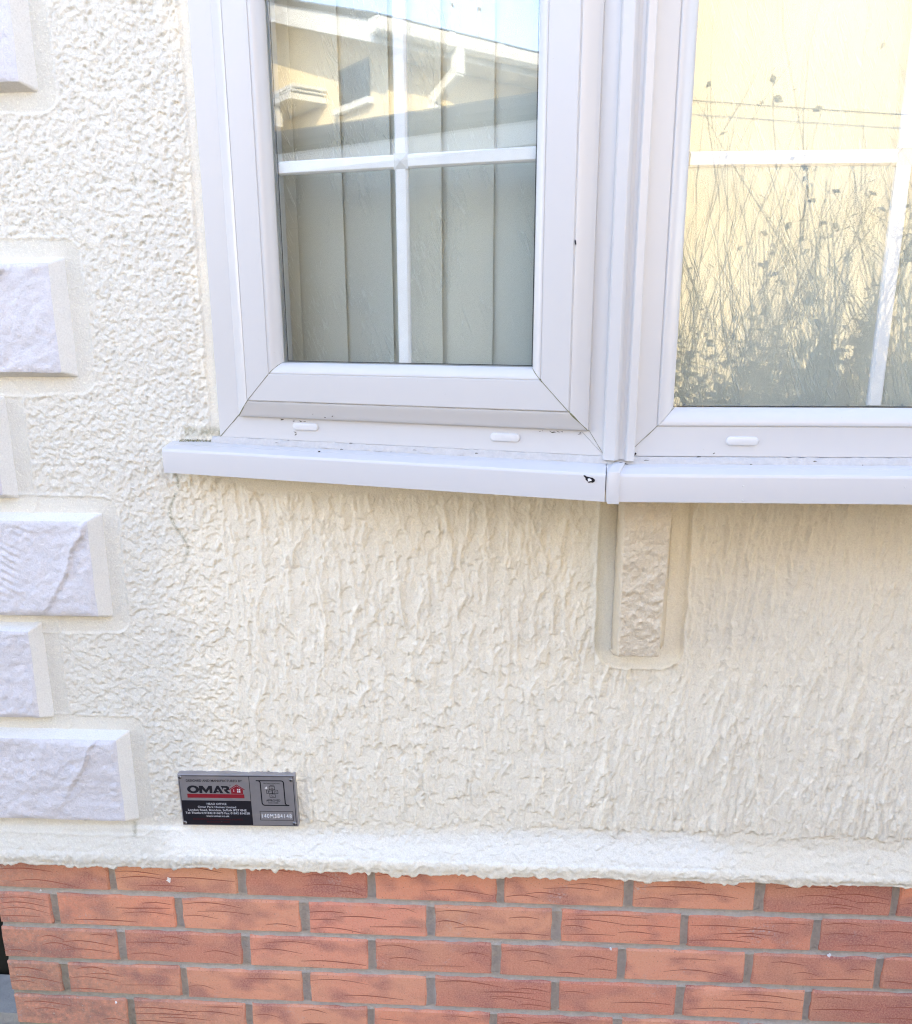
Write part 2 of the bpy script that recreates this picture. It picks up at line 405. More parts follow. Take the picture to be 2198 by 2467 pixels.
# tooled smooth margins
sm = np.ones_like(H); ridge = np.zeros_like(H)
wob = .0035*fnoise(X, Z, 25, 55, 3)
def margin(dist, width):
    """dist: signed distance outside the feature (m); flattens within width and leaves a tooled edge"""
    global sm, ridge
    d_ = dist+wob
    sm = np.minimum(sm, sstep(width*.82, width*1.12, d_))
    ridge = np.maximum(ridge, .0013*np.exp(-((d_-width)/.0022)**2))
def rectdist(x0, x1, z0, z1):
    dx = np.maximum(x0-X, X-x1); dz = np.maximum(z0-Z, Z-z1)
    return np.where((dx > 0) & (dz > 0), np.hypot(dx, dz), np.maximum(dx, dz))
for (qx, q0, q1) in QUOINS: margin(rectdist(-2, qx, q0, q1), .027)
margin(rectdist(-.378, 2, .825, 2), .013)
margin(rectdist(.2290, .2900, .5050, 1.0), .038)
# smooth trowelled strip under the sill
dsill = np.where(X < -.30, .7425+np.clip((-.30-X)/.12, 0, 1)**1.4*.040, .7425)-Z
margin(-(-dsill), .0) if False else None
strip = sstep(-.004, .004, Z-(np.where(X < -.30, .742+np.clip((-.30-X)/.13, 0, 1)**1.5*.045, .742)+wob*1.2))*(X > -.435)*(Z < .81)
sm = np.minimum(sm, 1-strip)
smooth_h = -.0012+.00025*fnoise(X, Z, 60, 3, 3)+.00016*vnoise(X, Z, 500, 4)
H = sm*H+(1-sm)*smooth_h+ridge*(1-strip)
# U-shaped hollow round the bracket
dB = rectdist(.2290, .2900, .5050, 1.2)
H += -.0062*(1-sstep(.022, .041, dB+wob*.5))
H += .0020*np.exp(-((dB+wob*.5-.0385)/.0026)**2)*(1-strip)
# thicker stucco leftwards of the old repair line, bell-cast bottom and lip
def bell(z, x):
    zt = .158+.004*np.sin(x*9)
    b = .011*(1-sstep(.100, zt, z))
    return b+.0035*(1-sstep(zt-.010, zt-.004, z))*(1-sstep(-.54, -.45, x))*1.0
Y = -(YS+H+bell(Z, X))
# rounded lower lip with ragged drips
lipt = np.clip((.112-Z)/(.112-zs[0]), 0, 1)
Y = np.where(Z < .112, Y-.0022*np.sin(np.pi*np.clip(lipt*1.4, 0, 1))-.0012*fnoise(X, Z, 120, 12, 3)*2, Y)
Y = Y+.010*sstep(.80, 1.0, lipt)**2
drip = .0045*fnoise(X, 0*Z, 26, 8, 2)+.0065*np.maximum(fnoise(X, 0*Z, 75, 15, 3)-.12, 0)*2.2-.0030*(X+.1)
Z2 = Z-np.maximum(drip+.001, -.003)*(1-sstep(.083, .108, Z))
P = np.stack([X, Y, Z2], -1)
# extra rows: underside of the lip going back to the brick
under = P[:, :1].copy(); under[..., 1] = -.001; under[..., 2] += .0035
P = np.concatenate([under, P], 1)
# paint attribute: R fresh white patch, G dirt marks plus shade painted into the creases
nzz = .006*fnoise(X, Z, 60, 66, 3)
top = .166+.006*np.sin(X*7)+.002
wp = sstep(-.012, .018, top-Z+nzz*1.6)*sstep(-.002, .003, Z-(.1085+nzz*.5-.001*X))*sstep(-.56, -.49, X+nzz*4)*(1-sstep(.34, .49, X+nzz*5))
dark_marks = np.exp(-((X+.457-.05*(.77-Z)-.010*np.sin(Z*60))/.0030)**2)*sstep(.60, .66, Z)*(1-sstep(.775, .79, Z))*1.0*(fnoise(X, Z, 90, 5, 2) > -.25)
dark_marks = np.maximum(dark_marks, .85*np.exp(-((X+.575)/.004)**2)*(np.abs(Z-.152) < .012))
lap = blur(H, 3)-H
dark_marks = np.maximum(dark_marks, .20*sstep(.0002, .0011, lap))  # shade painted into concave creases to strengthen the relief
dark_marks = np.maximum(dark_marks, .55*left*sstep(.0006, .0022, -H)*sstep(.95, 1.15, Z))  # deeper pits at the upper left coloured darker
dark_marks = np.maximum(dark_marks, .9*np.exp(-((Z-.835)/.008)**2)*(X > -.43)*(X < -.37))
wp = sstep(.02, .98, wp+.25*wp*(1-wp)*4*fnoise(X, Z, 70, 67, 4))
col = np.zeros(X.shape+(4,)); col[..., 0] = wp; col[..., 1] = np.clip(dark_marks, 0, 1); col[..., 2] = 1-sstep(-.50, -.40, X+.06*fnoise(X, Z, 25, 77, 4)-.06*sstep(.78, .84, Z)); col[..., 3] = 1
col = np.concatenate([col[:, :1], col], 1)
Xe = P[..., 0]; Ze = P[..., 2]
hole = (Xe > -.362) & (Ze > .800)
keep = ~(hole[:-1, :-1] & hole[1:, 1:])
rw = empty('rendered_wall', (CX, 0, GZ)); rw_off = Vector((CX, 0, GZ))
tag(rw, 'cream textured stucco wall with pale stone quoins and a bracket, above the red brick base', 'wall')
def part(o, parent_empty):
    o.parent = parent_empty; o.matrix_parent_inverse = Matrix.Translation(-parent_empty.location); return o
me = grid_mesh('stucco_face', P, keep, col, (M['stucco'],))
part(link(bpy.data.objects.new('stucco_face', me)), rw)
del P, col, keep, hole
# coarser stucco beyond the photograph's edge and above
cx_ = np.arange(.797, 1.63, .006); cz_ = np.concatenate([[.083, .083], np.arange(.083, .802, .006)])
GX, GZZ = np.meshgrid(cx_, cz_, indexing='ij')
gy = -(YS+bell(GZZ, GX)+.0012*fnoise(GX, GZZ*.35, 75, 401, 3)+.0006*fnoise(GX, GZZ, 160, 402, 2)); gy[:, 0] = -.001
me = grid_mesh('stucco_face', np.stack([GX, gy, GZZ], -1), None, np.concatenate([np.zeros(GX.shape+(3,)), np.ones(GX.shape+(1,))], -1), (M['stucco'],))
part(link(bpy.data.objects.new('stucco_face', me)), rw)
mb = MB(); mb.box(CX, -.362, -.0195, .03, 1.468, 2.70); mb.box(-.362, 1.62, -.0195, .03, 1.985, 2.70); mb.box(1.627, 7.0, -.0195, .03, .083, 2.70)
part(mb.build('upper_wall', M['stucco_plain']), rw)
mb = MB(); mb.box(CX, CX+.03, .03, 6.0, .083, 2.70)
part(mb.build('side_wall', M['stucco_plain']), rw)

# quoins with rock-cut faces
def make_quoin(qx, z0, z1, seed):
    r_ = random.Random(seed); b = .013; yb, yf = -(YS-.002), -(YS+.0185)
    x0 = CX-.004; x1 = qx; fx0, fx1, fz0, fz1 = x0, x1-.016, z0+.009, z1-.009
    if x1 < -.6: fx1 = x1-.014
    step = .0026
    gx = np.linspace(fx0, fx1, max(4, int((fx1-fx0)/step))); gz = np.linspace(fz0, fz1, max(4, int((fz1-fz0)/step)))
    A, B = np.meshgrid(gx, gz, indexing='ij')
    # ragged arrises
    ex = .0016*fnoise(A*0, B, 30, seed+3, 3); ez = .0014*fnoise(A, B*0, 30, seed+5, 3)
    wx = sstep(.6, 1, (A-fx0)/(fx1-fx0)); A2 = A+ex*wx; B2 = B+ez*np.where(B > (fz0+fz1)/2, 1, -1)*np.abs((B-fz0)/(fz1-fz0)-.5)*2
    h = .0046*fnoise(A, B, 12, seed+1, 6, .56)+.0020*fnoise(A, B, 100, seed+9, 3, .6)+.0022*np.abs(fnoise(A, B, 26, seed+60, 3))
    ang = r_.uniform(.5, 1.1)*(1 if r_.random() < .5 else -1)
    U = A*math.cos(ang)+B*math.sin(ang); V = -A*math.sin(ang)+B*math.cos(ang)
    for k in range(3):      # split veins
        c0 = r_.uniform(V.min(), V.max()); Vw = V+.012*fnoise(A, B, 16, seed+20+k, 3)
        dd = Vw-c0; h += .0046*np.where(dd > 0, np.exp(-dd/.016), 0)*sstep(-.05, .30, fnoise(A, B, 6, seed+40+k, 2)+.1)
    if seed % 4 == 3:       # chisel furrows
        band = np.exp(-((V-(V.min()+V.max())/2+.01)/.028)**2)
        h += band*.0016*np.sin(U*2*math.pi/.011+7*fnoise(A, B, 9, seed, 3))*sstep(-.3, .3, fnoise(A, B, 20, seed+2, 2)+.1)
    edge = np.minimum(np.minimum(fx1-A, B-fz0), fz1-B); h = h*sstep(0, .008, edge)-.0012*(1-sstep(0, .004, edge))
    Pq = np.stack([A2, yf-h, B2], -1); n, k = Pq.shape[:2]
    # bevelled rim down to the wall
    nx = n+1; out = np.zeros((n+1, k+2, 3)); out[:n, 1:-1] = Pq
    out[n, 1:-1] = np.stack([np.full(k, x1), np.full(k, yb), z0+.002+(gz-fz0)/(fz1-fz0)*(z1-z0-.004)], -1)
    out[:n, 0] = np.stack([x0+(gx-fx0)/(fx1-fx0)*(x1-x0-.002), np.full(n, yb), np.full(n, z0)], -1)
    out[:n, -1] = np.stack([x0+(gx-fx0)/(fx1-fx0)*(x1-x0-.002), np.full(n, yb), np.full(n, z1)], -1)
    out[n, 0] = (x1, yb, z0); out[n, -1] = (x1, yb, z1)
    me = grid_mesh('quoin', out, None, None, (M['quoin'], M['quoin_edge']))
    nq0, nq1 = n, k+1; mi = np.zeros((n, k+1), int); mi[-1, :] = 1; mi[:, 0] = 1; mi[:, -1] = 1
    me.polygons.foreach_set('material_index', mi.ravel())
    sh = np.ones(len(me.edges), bool)
    bm = bmesh.new(); bm.from_mesh(me)
    for e in bm.edges:
        if len(e.link_faces) == 2 and e.link_faces[0].material_index != e.link_faces[1].material_index: e.smooth = False
    bm.to_mesh(me); bm.free()
    part(link(bpy.data.objects.new('quoin', me)), rw)
for i, (qx, a_, b_) in enumerate(QUOINS): make_quoin(qx, a_, b_, 100+i)

# bracket under the joint of the sill
def make_bracket():
    xl_t, xr_t, yf_t, z_t = .2050, .2715, -.150, .800
    xl_b, xr_b, yf_b, z_b = .2148, .2755, -.100, .521
    nx, nz = 44, 150; out = np.zeros((nx+8, nz, 3))
    tt = np.linspace(0, 1, nz)
    for j, t in enumerate(tt):
        z = z_b+(z_t-z_b)*t; xl = xl_b+(xl_t-xl_b)*t; xr = xr_b+(xr_t-xr_b)*t; yf = yf_b+(yf_t-yf_b)*t
        xw0, xw1 = .2180, .3000
        prof = [(xw0, -.014), (xw0+.002, -.026), (xl-.0005+.002*.6, yf*.6-.01), (xl, yf+.003)]
        px = [p_[0] for p_ in prof]+list(np.linspace(xl+.002, xr-.002, nx))+[xr, xr+.0005+.6*(xw1-xr)*.3, xw1-.004, xw1]
        py = [p_[1] for p_ in prof]+[yf]*nx+[yf+.003, yf*.6-.01, -.026, -.014]
        zz = np.full(nx+8, z)
        # underside falls back to the wall
        out[:, j, 0] = px; out[:, j, 1] = py; out[:, j, 2] = zz
    a, b = out[..., 0], out[..., 2]
    lump = .0034*fnoise(a, b, 70, 301, 4, .65)+.0030*np.maximum(fnoise(a, b, 170, 305, 3), 0); lump[:3] *= .35; lump[-3:] *= .3
    out[..., 1] -= lump; out[..., 0] += .0012*fnoise(b, a*0, 60, 311, 3)*(np.arange(nx+8)[:, None]-nx/2)/nx*2
    base = out[:, :1].copy(); base[..., 1] = -.012; base[..., 2] = .497+.004*np.cos((base[..., 0]-.255)*60)
    mid = .55*out[:, :1]+.45*base; mid[..., 2] -= .004
    out = np.concatenate([base, mid, out], 1)
    me = grid_mesh('bracket', out, None, None, (M['bracket'],))
    o = part(link(bpy.data.objects.new('bracket', me)), rw); o['label'] = 'rough stucco bracket tapering down below the sill joint'
make_bracket()

# ------------------------------------------------------------------ brick base
bw = empty('brick_wall', (CX, 0, GZ))
tag(bw, 'low red brick base wall with grey mortar joints, below the stucco', 'brick wall')
BX = -.858; X0 = -.6355
JO = {1: (-.0037, .005, .0107, .011, .0062, .0032, .0035), 2: (-.004, -.001, .0012, .0012, -.003, -.0067, -.007), 3: (-.0012, .0027, .007, .0047, .0015, -.0037, -.0055), 4: (-.004, -.005, -.0027, 0, -.001, -.0055, -.0072), 5: (.0007, -.0007, .0017, .0012, 0, 0, 0)}
def crease_set(mb, w, h, y, r_):
    n = r_.choice((2, 3, 4, 4, 5, 6, 7)); rows = [(.10+.80*(k+r_.uniform(.3, .7))/n) for k in range(n)]; side = r_.random() < .5
    for k in range(n):
        L = r_.uniform(.045, .125); side = not side
        cx = (.0015 if side else max(.0015, w-L-.0015)) if r_.random() < .6 else r_.uniform(.002, max(.003, w-L-.002))
        L = min(L, w-cx-.003)
        if L < .02: continue
        z0 = h*rows[k]; amp = r_.uniform(.001, .0085); tilt = r_.uniform(-.10, .06); ns = 8
        vs = []; hw = r_.uniform(.0005, .0008)
        for i in range(ns+1):
            t = i/ns; x = cx+L*t; z = z0+amp*math.sin(math.pi*min(1, t*.9+.1))+tilt*L*(t-.3)*(1 if t > .3 else -.4)
            z = min(max(z, .004), h-.004); wd = hw*(.35+.9*math.sin(math.pi*(t*.9+.05)))
            vs += [(x, y, z-wd), (x, y, z+wd)]
        mb.add(vs, [(2*i, 2*i+2, 2*i+3, 2*i+1) for i in range(ns)])
def make_brick(x0, x1, z0, z1, seed):
    r_ = random.Random(seed); w = x1-x0; h = z1-z0; mb = MB()
    nx = max(3, int(w/.018)); b = .0022; j = lambda s: r_.uniform(-s, s)
    us = [0]+[b+(w-2*b)*i/nx for i in range(nx+1)]+[w]; vsz = [0, b, h*.36, h*.66, h-b, h]
    P_ = []
    for iu, u in enumerate(us):
        for iv, v in enumerate(vsz):
            e = iu in (0, len(us)-1) or iv in (0, len(vsz)-1)
            P_.append((u+(j(.0012) if e else 0), (.0028+abs(j(.0012)) if e else 0)+j(.0004), v+(j(.0011) if e else 0)))
    n = len(vsz); fs = [(iu*n+iv, (iu+1)*n+iv, (iu+1)*n+iv+1, iu*n+iv+1) for iu in range(len(us)-1) for iv in range(n-1)]
    mb.add(P_, fs)
    # sides running back into the wall
    def side(ids):
        q = [P_[i] for i in ids]; k = len(q); mb.add(q+[(a, .03, c) for a, _, c in q], [(i, i+1, k+i+1, k+i) for i in range(k-1)])
    side([iu*n for iu in range(len(us))]); side([iu*n+n-1 for iu in range(len(us))]); side(list(range(n))); side([(len(us)-1)*n+i for i in range(n)])
    mb.cur = 1; crease_set(mb, w, h, -.00055, r_)
    o = mb.build('brick', [M['brick'], M['crease']], None, 40)
    o.location = (x0, 0, z0); o.rotation_euler = (0, r_.uniform(-.003, .003), 0)
    o.parent = bw; o.matrix_parent_inverse = Matrix.Translation(-bw.location)
mort = MB()
for row in range(1, 8):
    zt = -.075*(row-1)+.0705; zb = zt-.0636
    if zb < GZ: zb = GZ-.01
    off = 0 if row % 2 else -.1125
    js = []
    for k in range(0, 12):
        d_ = JO.get(row, (0,)*7)
        js.append(X0+off+.225*k+(d_[k] if k < len(d_) else random.uniform(-.004, .004)))
    prev = BX+random.uniform(-.002, .002)
    for k, jx in enumerate(js):
        hw = .0074+random.uniform(-.0010, .0014)
        zj = random.uniform(-.0008, .0008)
        make_brick(prev, jx-hw, zb+zj, zt+zj, row*100+k)
        prev = jx+hw
        # perpend
        mort.rings([[(jx-.0095, .0050, z), (jx-.005, .0066, z), (jx, .0072, z), (jx+.005, .0066, z), (jx+.0095, .0050, z)] for z in np.linspace(zb-.002, zt+.002, 6)], False, False)
    # bed joint under this row, bucket-handle profile
    zc = zb-.0057
    rr = []
    for x in np.arange(BX+.001, 1.75, .012):
        w_ = .0080+random.uniform(-.0008, .0008); o_ = random.uniform(-.0004, .0004)
        rr.append([(x, .0030+o_, zc-w_), (x, .0056+o_, zc-w_*.55), (x, .0070+o_, zc), (x, .0068+o_, zc+w_*.55), (x, .0060+o_, zc+w_)])
    mort.rings(rr, False, False)
part(mort.build('mortar', M['mortar'], None, 60), bw)
mb = MB(); mb.box(BX+.004, 7.0, .012, .10, GZ-.02, .085); mb.box(BX+.004, BX+.10, .10, 6.0, GZ-.02, .085)
part(mb.build('wall_core', M['mortar'], None, None), bw)

# ------------------------------------------------------------------ window facets
A = R(14.5)
class Facet:
    def __init__(s, O, d):
        s.O = Vector((O[0], O[1], 0)); s.d = Vector((d[0], d[1], 0)).normalized(); s.n = Vector((s.d.y, -s.d.x, 0))
    def P(s, u, z, w): return s.O+s.d*u+s.n*w+Vector((0, 0, z))
FL = Facet((.1818, -.1764), (math.cos(A), -math.sin(A)))
FR = Facet((0, -.175), (1, 0))
ENDX = 1.0805
FE = Facet((ENDX+.0188, -.1764), (math.cos(A), math.sin(A)))

def rails(F, u0, u1, z0, z1, prof, name, mat, parent, kb=1.0, gap=.0003, sides='LRBT'):
    """four mitred rails; prof = closed list of (s inward, w outward)"""
    def corner(cu, cz, s, sg_u, sg_z, kz): return (cu+sg_u*s, cz+sg_z*s*kz)
    for sd in sides:
        mb = MB(); r0 = []; r1 = []
        for (s, w) in prof:
            if sd == 'L': a = (u0+s, z0+s*kb+gap); b = (u0+s, z1-s-gap)
            elif sd == 'R': a = (u1-s, z0+s*kb+gap); b = (u1-s, z1-s-gap)
            elif sd == 'B': a = (u0+s+gap, z0+s*kb); b = (u1-s-gap, z0+s*kb)
            else: a = (u0+s+gap, z1-s); b = (u1-s-gap, z1-s)
            r0.append(F.P(a[0], a[1], w)); r1.append(F.P(b[0], b[1], w))
        mb.rings([r0, r1]); o = mb.build(name, mat, parent, 24)
mmv = lambda L: [(a*.001, b*.001) for a, b in L]
SASH = mmv([(0,1.5),(0,4.2),(.7,6.0),(2.2,7.4),(5,9.0),(9,11.2),(13,13.4),(17,15.4),(20.5,16.8),(22,17.0),(22.6,16.0),(23.4,16.2),(23.8,17.7),(24.8,18.4),(42,18.4),(58,18.4),(59.4,18.2),(59.9,16.9),(60.5,16.9),(61,17.6),(62.5,17.5),(65,16.2),(68,13.6),(71,9.8),(73.4,5.0),(74.2,1.0),(74.2,-3),(62,-3),(62,-36),(2,-36)])
OUTER = mmv([(0,-60),(0,-.8),(.8,0),(20,0),(46,0),(47,-1),(47,-8),(60,-8),(60,-60)])
FIXED = mmv([(0,-60),(0,-.8),(.8,0),(20,0),(37.6,0),(38.4,-.9),(39.2,.9),(40.2,1.5),(42,1.6),(45,.8),(49,-1.4),(53,-4.6),(57,-9),(59.6,-13),(60.5,-15),(60.5,-16),(50,-16),(50,-60)])

def pane(F, u0, u1, z0, z1, w, parent, name='pane'):
    mb = MB(); p = [F.P(u, z, w+q) for q in (0, -.004) for u, z in ((u0,z0),(u1,z0),(u1,z1),(u0,z1))]
    mb.add(p, [(0,1,2,3),(7,6,5,4),(0,4,5,1),(1,5,6,2),(2,6,7,3),(3,7,4,0)])
    return mb.build(name, M['glass_inner' if w < -.019 and w != -.0162 and (F is not FR or w < -.03) else 'glass'], parent, None)
def spacer(F, u0, u1, z0, z1, wf, wb, parent):
    prof = [(0, wf), (.0022, wf), (.0022, wf-.0012), (.0026, (wf+wb)/2), (.0022, wb+.0012), (.0022, wb), (0, wb)]
    rails(F, u0, u1, z0, z1, prof, 'spacer_bar', M['spacer'], parent, gap=0)
    prof = [(0, wf+.0002), (.0009, wf+.0002), (.0009, wf-.0008), (0, wf-.0008)]
    rails(F, u0, u1, z0, z1, [(s+.0023, w) for s, w in prof], 'black_seal', M['rubber'], parent, gap=0, sides='LRB')
BAR = [(-.5, 0), (-.5, .25), (-.36, .5), (.36, .5), (.5, .25), (.5, -.25), (.36, -.5), (-.36, -.5), (-.5, -.25)]
def bar(F, horizontal, c, a, b, w, parent, width=.0172, th=.0095):
    mb = MB(); r0 = []; r1 = []
    for (p_, q) in BAR:
        if horizontal: r0.append(F.P(a, c+p_*width, w+q*th)); r1.append(F.P(b, c+p_*width, w+q*th))
        else: r0.append(F.P(c+p_*width, a, w+q*th)); r1.append(F.P(c+p_*width, b, w+q*th))
    mb.rings([r0, r1]); mb.build('glazing_bar', M['bar'], parent, 20)
def drain_cap(F, u0, u1, z0, z1, w, parent):
    mb = MB(); rings = []; r_ = (z1-z0)/2
    for ins, dw in ((0, 0), (0, .0012), (.0006, .0022), (.0020, .0028)):
        ring = []; rr = r_-ins
        for k in range(24):
            an = 2*math.pi*k/24; cu = (u1-r_) if math.cos(an) > 0 else (u0+r_)
            if abs(math.cos(an)) < 1e-6: cu = (u0+u1)/2
            ring.append(F.P(cu+rr*math.cos(an), (z0+z1)/2+rr*math.sin(an), w+dw))
        rings.append(ring)
    mb.rings(rings); mb.build('drain_cap', M['cap'], parent, 40)
def strip(F, pts, width, w, name, mat, parent, jitter=0.0, seed=1, th=.0004):
    """thin raised mark following pts (u,z) on a facet"""
    r_ = random.Random(seed); mb = MB(); L = []
    for i, (u, z) in enumerate(pts):
        a = pts[max(0, i-1)]; b = pts[min(len(pts)-1, i+1)]; t = Vector((b[0]-a[0], b[1]-a[1])).normalized(); nn = Vector((-t.y, t.x))
        hw = width*.5*(1+r_.uniform(-jitter, jitter)); ww = w(i) if callable(w) else w
        L.append([F.P(u-nn.x*hw, z-nn.y*hw, ww-.0003), F.P(u-nn.x*hw*.6, z-nn.y*hw*.6, ww+th), F.P(u+nn.x*hw*.6, z+nn.y*hw*.6, ww+th), F.P(u+nn.x*hw, z+nn.y*hw, ww-.0003)])
    mb.rings(L); return mb.build(name, mat, parent, None)
ZT = 1.96
def casement(F, u0, u1, z0, su0, su1, sz0, bar_u, bar_z, caps, label, root_loc, mirrored=False):
    rt_ = empty('casement_window', (0, 0, 0)); tag(rt_, label, 'window')
    rails(F, u0, u1, z0, ZT, OUTER, 'outer_frame', M['upvc'], rt_)
    rails(F, su0, su1, sz0, ZT-.030, SASH, 'sash_rail', M['upvc'], rt_, kb=1.045)
    gu0, gu1, gz0, gz1 = su0+.064, su1-.064, sz0+.066, ZT-.030-.064
    pane(F, gu0, gu1, gz0, gz1, -.0032, rt_); pane(F, gu0, gu1, gz0, gz1, -.0232, rt_)
    spacer(F, su0+.0745, su1-.0745, sz0+.0765, ZT-.030-.0745, -.0076, -.0230, rt_)
    bar(F, True, bar_z, su0+.076, bar_u-.0095, -.0153, rt_); bar(F, True, bar_z, bar_u+.0095, su1-.076, -.0153, rt_)
    bar(F, False, bar_u, sz0+.078, bar_z-.0095, -.0153, rt_); bar(F, False, bar_u, bar_z+.0095, ZT-.106, -.0153, rt_)
    mb = MB()
    for dz_ in (0,): # joiner where the bars cross
        q = [F.P(bar_u+.0098*a, bar_z+.0098*b, -.0150+.004*c) for c in (-1, 1) for a, b in ((-1,-1),(1,-1),(1,1),(-1,1))]+[F.P(bar_u, bar_z, -.0085)]
        mb.add(q, [(0,3,2,1),(0,1,5,4),(1,2,6,5),(2,3,7,6),(3,0,4,7),(4,5,8),(5,6,8),(6,7,8),(7,4,8)])
    mb.build('bar_joiner', M['cap'], rt_, None)
    for c_ in caps: drain_cap(F, c_[0], c_[1], c_[2], c_[3], .0001, rt_)
    # grimy mitres at the lower corners of the sash
    if not mirrored:
        pr = [(s, w) for s, w in SASH if w > 0.003]
        strip(FL, [(su1-s*1.0, sz0+s*1.045) for s, w in pr], .0016, lambda i: pr[i][1]+.0001, 'mitre_dirt', M['mitre'], rt_, .6, 4)
        strip(FL, [(su0+s*1.0, sz0+s*1.045) for s, w in pr], .0010, lambda i: pr[i][1]+.0001, 'mitre_dirt', M['mitre'], rt_, .7, 5)
        strip(FL, [(u0+.001+t*.0345, z0+.001+t*.0335) for t in np.linspace(0, 1, 8)], .0009, .0002, 'mitre_dirt', M['mitre'], rt_, .7, 6)
        strip(FL, [(u1-.001-t*.022, z0+.001+t*.034) for t in np.linspace(0, 1, 8)], .0007, .0002, 'mitre_dirt', M['mitre'], rt_, .7, 7)
        strip(FL, [(su0+.004+t*(su1-su0-.008), sz0+.0248) for t in np.linspace(.043, .957, 30)], .0007, .0173, 'rail_groove', M['dirt'], rt_, .7, 8, .0002)
    return rt_
cw = casement(FL, -.572, -.0080, .8295, -.5345, -.0295, .8622, -.2830, 1.1950,
         [(-.4504, -.4104, .8450, .8560), (-.1591, -.1190, .8425, .8540)],
         'left white casement window, angled, with four small panes above the sill', None)
# mirrored casement closing the bay outside the photograph
casement(FE, .0080, .572, .8295, .0295, .5345, .8622, .2830, 1.1950, [], 'far right white casement window angled back to the wall, past the fixed window', None, True)

fx = empty('fixed_window'); tag(fx, 'right white fixed window facing forward, mirroring bare shrubs and a sunlit wall', 'window')
rails(FR, .199, ENDX, .8300, ZT, FIXED, 'frame_rail', M['upvc'], fx)
pane(FR, .253, ENDX-.054, .884, ZT-.054, -.0162, fx); pane(FR, .253, ENDX-.054, .884, ZT-.054, -.0362, fx)
spacer(FR, .2575, ENDX-.0585, .8885, ZT-.0585, -.0206, -.0360, fx)
for a, b in ((.263, .5035), (.5225, .757), (.776, ENDX-.064)): bar(FR, True, 1.1845, a, b, -.0283, fx)
for u in (.513, .7665): bar(FR, False, u, .893, 1.175, -.0283, fx); bar(FR, False, u, 1.194, ZT-.064, -.0283, fx)
for u in (.513, .7665):
    mb = MB(); q = [FR.P(u+.0098*a, 1.1845+.0098*b, -.0283+.004*c) for c in (-1, 1) for a, b in ((-1,-1),(1,-1),(1,1),(-1,1))]
    mb.add(q, [(0,3,2,1),(4,5,6,7),(0,1,5,4),(1,2,6,5),(2,3,7,6),(3,0,4,7)]); mb.build('bar_joiner', M['cap'], fx, None)
drain_cap(FR, .3242, .3643, .8443, .8560, .0001, fx)
drain_cap(FR, .7900, .8300, .8443, .8560, .0001, fx)
strip(FR, [(.201+t*.060, .832+t*.0595) for t in np.linspace(0, 1, 8)], .0007, lambda i: .0003 if i < 5 else (-.001, -.006, -.0135)[i-5], 'mitre_dirt', M['mitre'], fx, .7, 9)

# corner posts (cover strips between the windows)
def post(ax, ay, label, mir=1, name='corner_post'):
    pr = [(-.0190, .0020), (-.0188, -.0058), (-.0176, -.0078), (-.0062, -.0125), (-.0048, -.0122), (-.0030, -.0098), (.0005, -.0062), (.0045, -.0050), (.0078, -.0062), (.0090, -.0098), (.0102, -.0110), (.0186, -.0106), (.0196, -.0094), (.0200, -.0005), (.0200, .0300), (-.0190, .0300)]
    rt_ = empty(name, (0, 0, 0)); tag(rt_, label, 'post')
    def sub(ids, nm, zb):
        mb = MB(); q = [(ax+mir*pr[i][0], ay+pr[i][1]) for i in ids]
        mb.rings([[(x, y, zb) for x, y in q], [(x, y, ZT) for x, y in q]]); mb.build(nm, M['upvc'], rt_, 28)
    sub([0, 1, 2, 3, 4, 5, 6, 15], 'cover_strip', .8265)
    sub([6, 7, 8, 14, 15], 'cover_hollow', .8265+.0005)
    sub([8, 9, 10, 11, 12, 13, 14], 'cover_strip', .8258)
post(.1900, -.1750, 'white vertical post with ribbed cover strips between the two windows')
post(ENDX+.0105, -.1750, 'white vertical post at the right end of the fixed window', -1)

# ------------------------------------------------------------------ sill
ws = empty('window_sill'); tag(ws, 'long white plastic sill with a black chip, below both windows', 'sill')
yw = -.010
P0 = Vector((-.4500, -.0600)); PJ = Vector((.1705, -.2200)); PK = Vector((ENDX+.0300, -.2200)); PE = Vector((ENDX+.0300+.6205, -.0600))
ZF0, ZF1 = .7808, .8170
SP = [(0, -.0002), (0, -.0310), (.0004, -.0326), (.0014, -.0344), (.0034, -.0358), (.0060, -.0364)]   # (inward, z below/above) front face up to the nose
def sill_run(a, b, da, db, name, cap0=True, cap1=True):
    """a,b front points; da,db = unit inward direction scaled so that perpendicular depth is 1"""
    mb = MB(); prof = [(.0, ZF0), (.0, ZF1-.0055), (.0005, ZF1-.0032), (.0018, ZF1-.0012), (.0042, ZF1), (.0600, ZF1+.0062), (.0600, ZF0+.004), (.0030, ZF0+.004), (.0030, ZF0)]
    r0 = [Vector((a.x+da.x*s, a.y+da.y*s, z)) for s, z in prof]; r1 = [Vector((b.x+db.x*s, b.y+db.y*s, z)) for s, z in prof]
    mb.rings([r0, r1]); return mb.build(name, M['upvc_sill'], ws, 24)
nl = Vector((math.sin(A), math.cos(A))); nr = Vector((0, 1)); ne = Vector((-math.sin(A), math.cos(A)))
mit = (nl+nr)/(1+nl.dot(nr)); mie = (ne+nr)/(1+ne.dot(nr))
g_ = .0006
dl = Vector((math.cos(A), -math.sin(A))); de = Vector((math.cos(A), math.sin(A)))
sill_run(P0, PJ-dl*g_, Vector((0, 1/math.cos(A))), mit, 'sill_board')
sill_run(PJ+Vector((g_, 0)), PK-Vector((g_, 0)), mit, mie, 'sill_board')
sill_run(PK+de*g_, PE, mie, Vector((0, 1/math.cos(A))), 'sill_board')
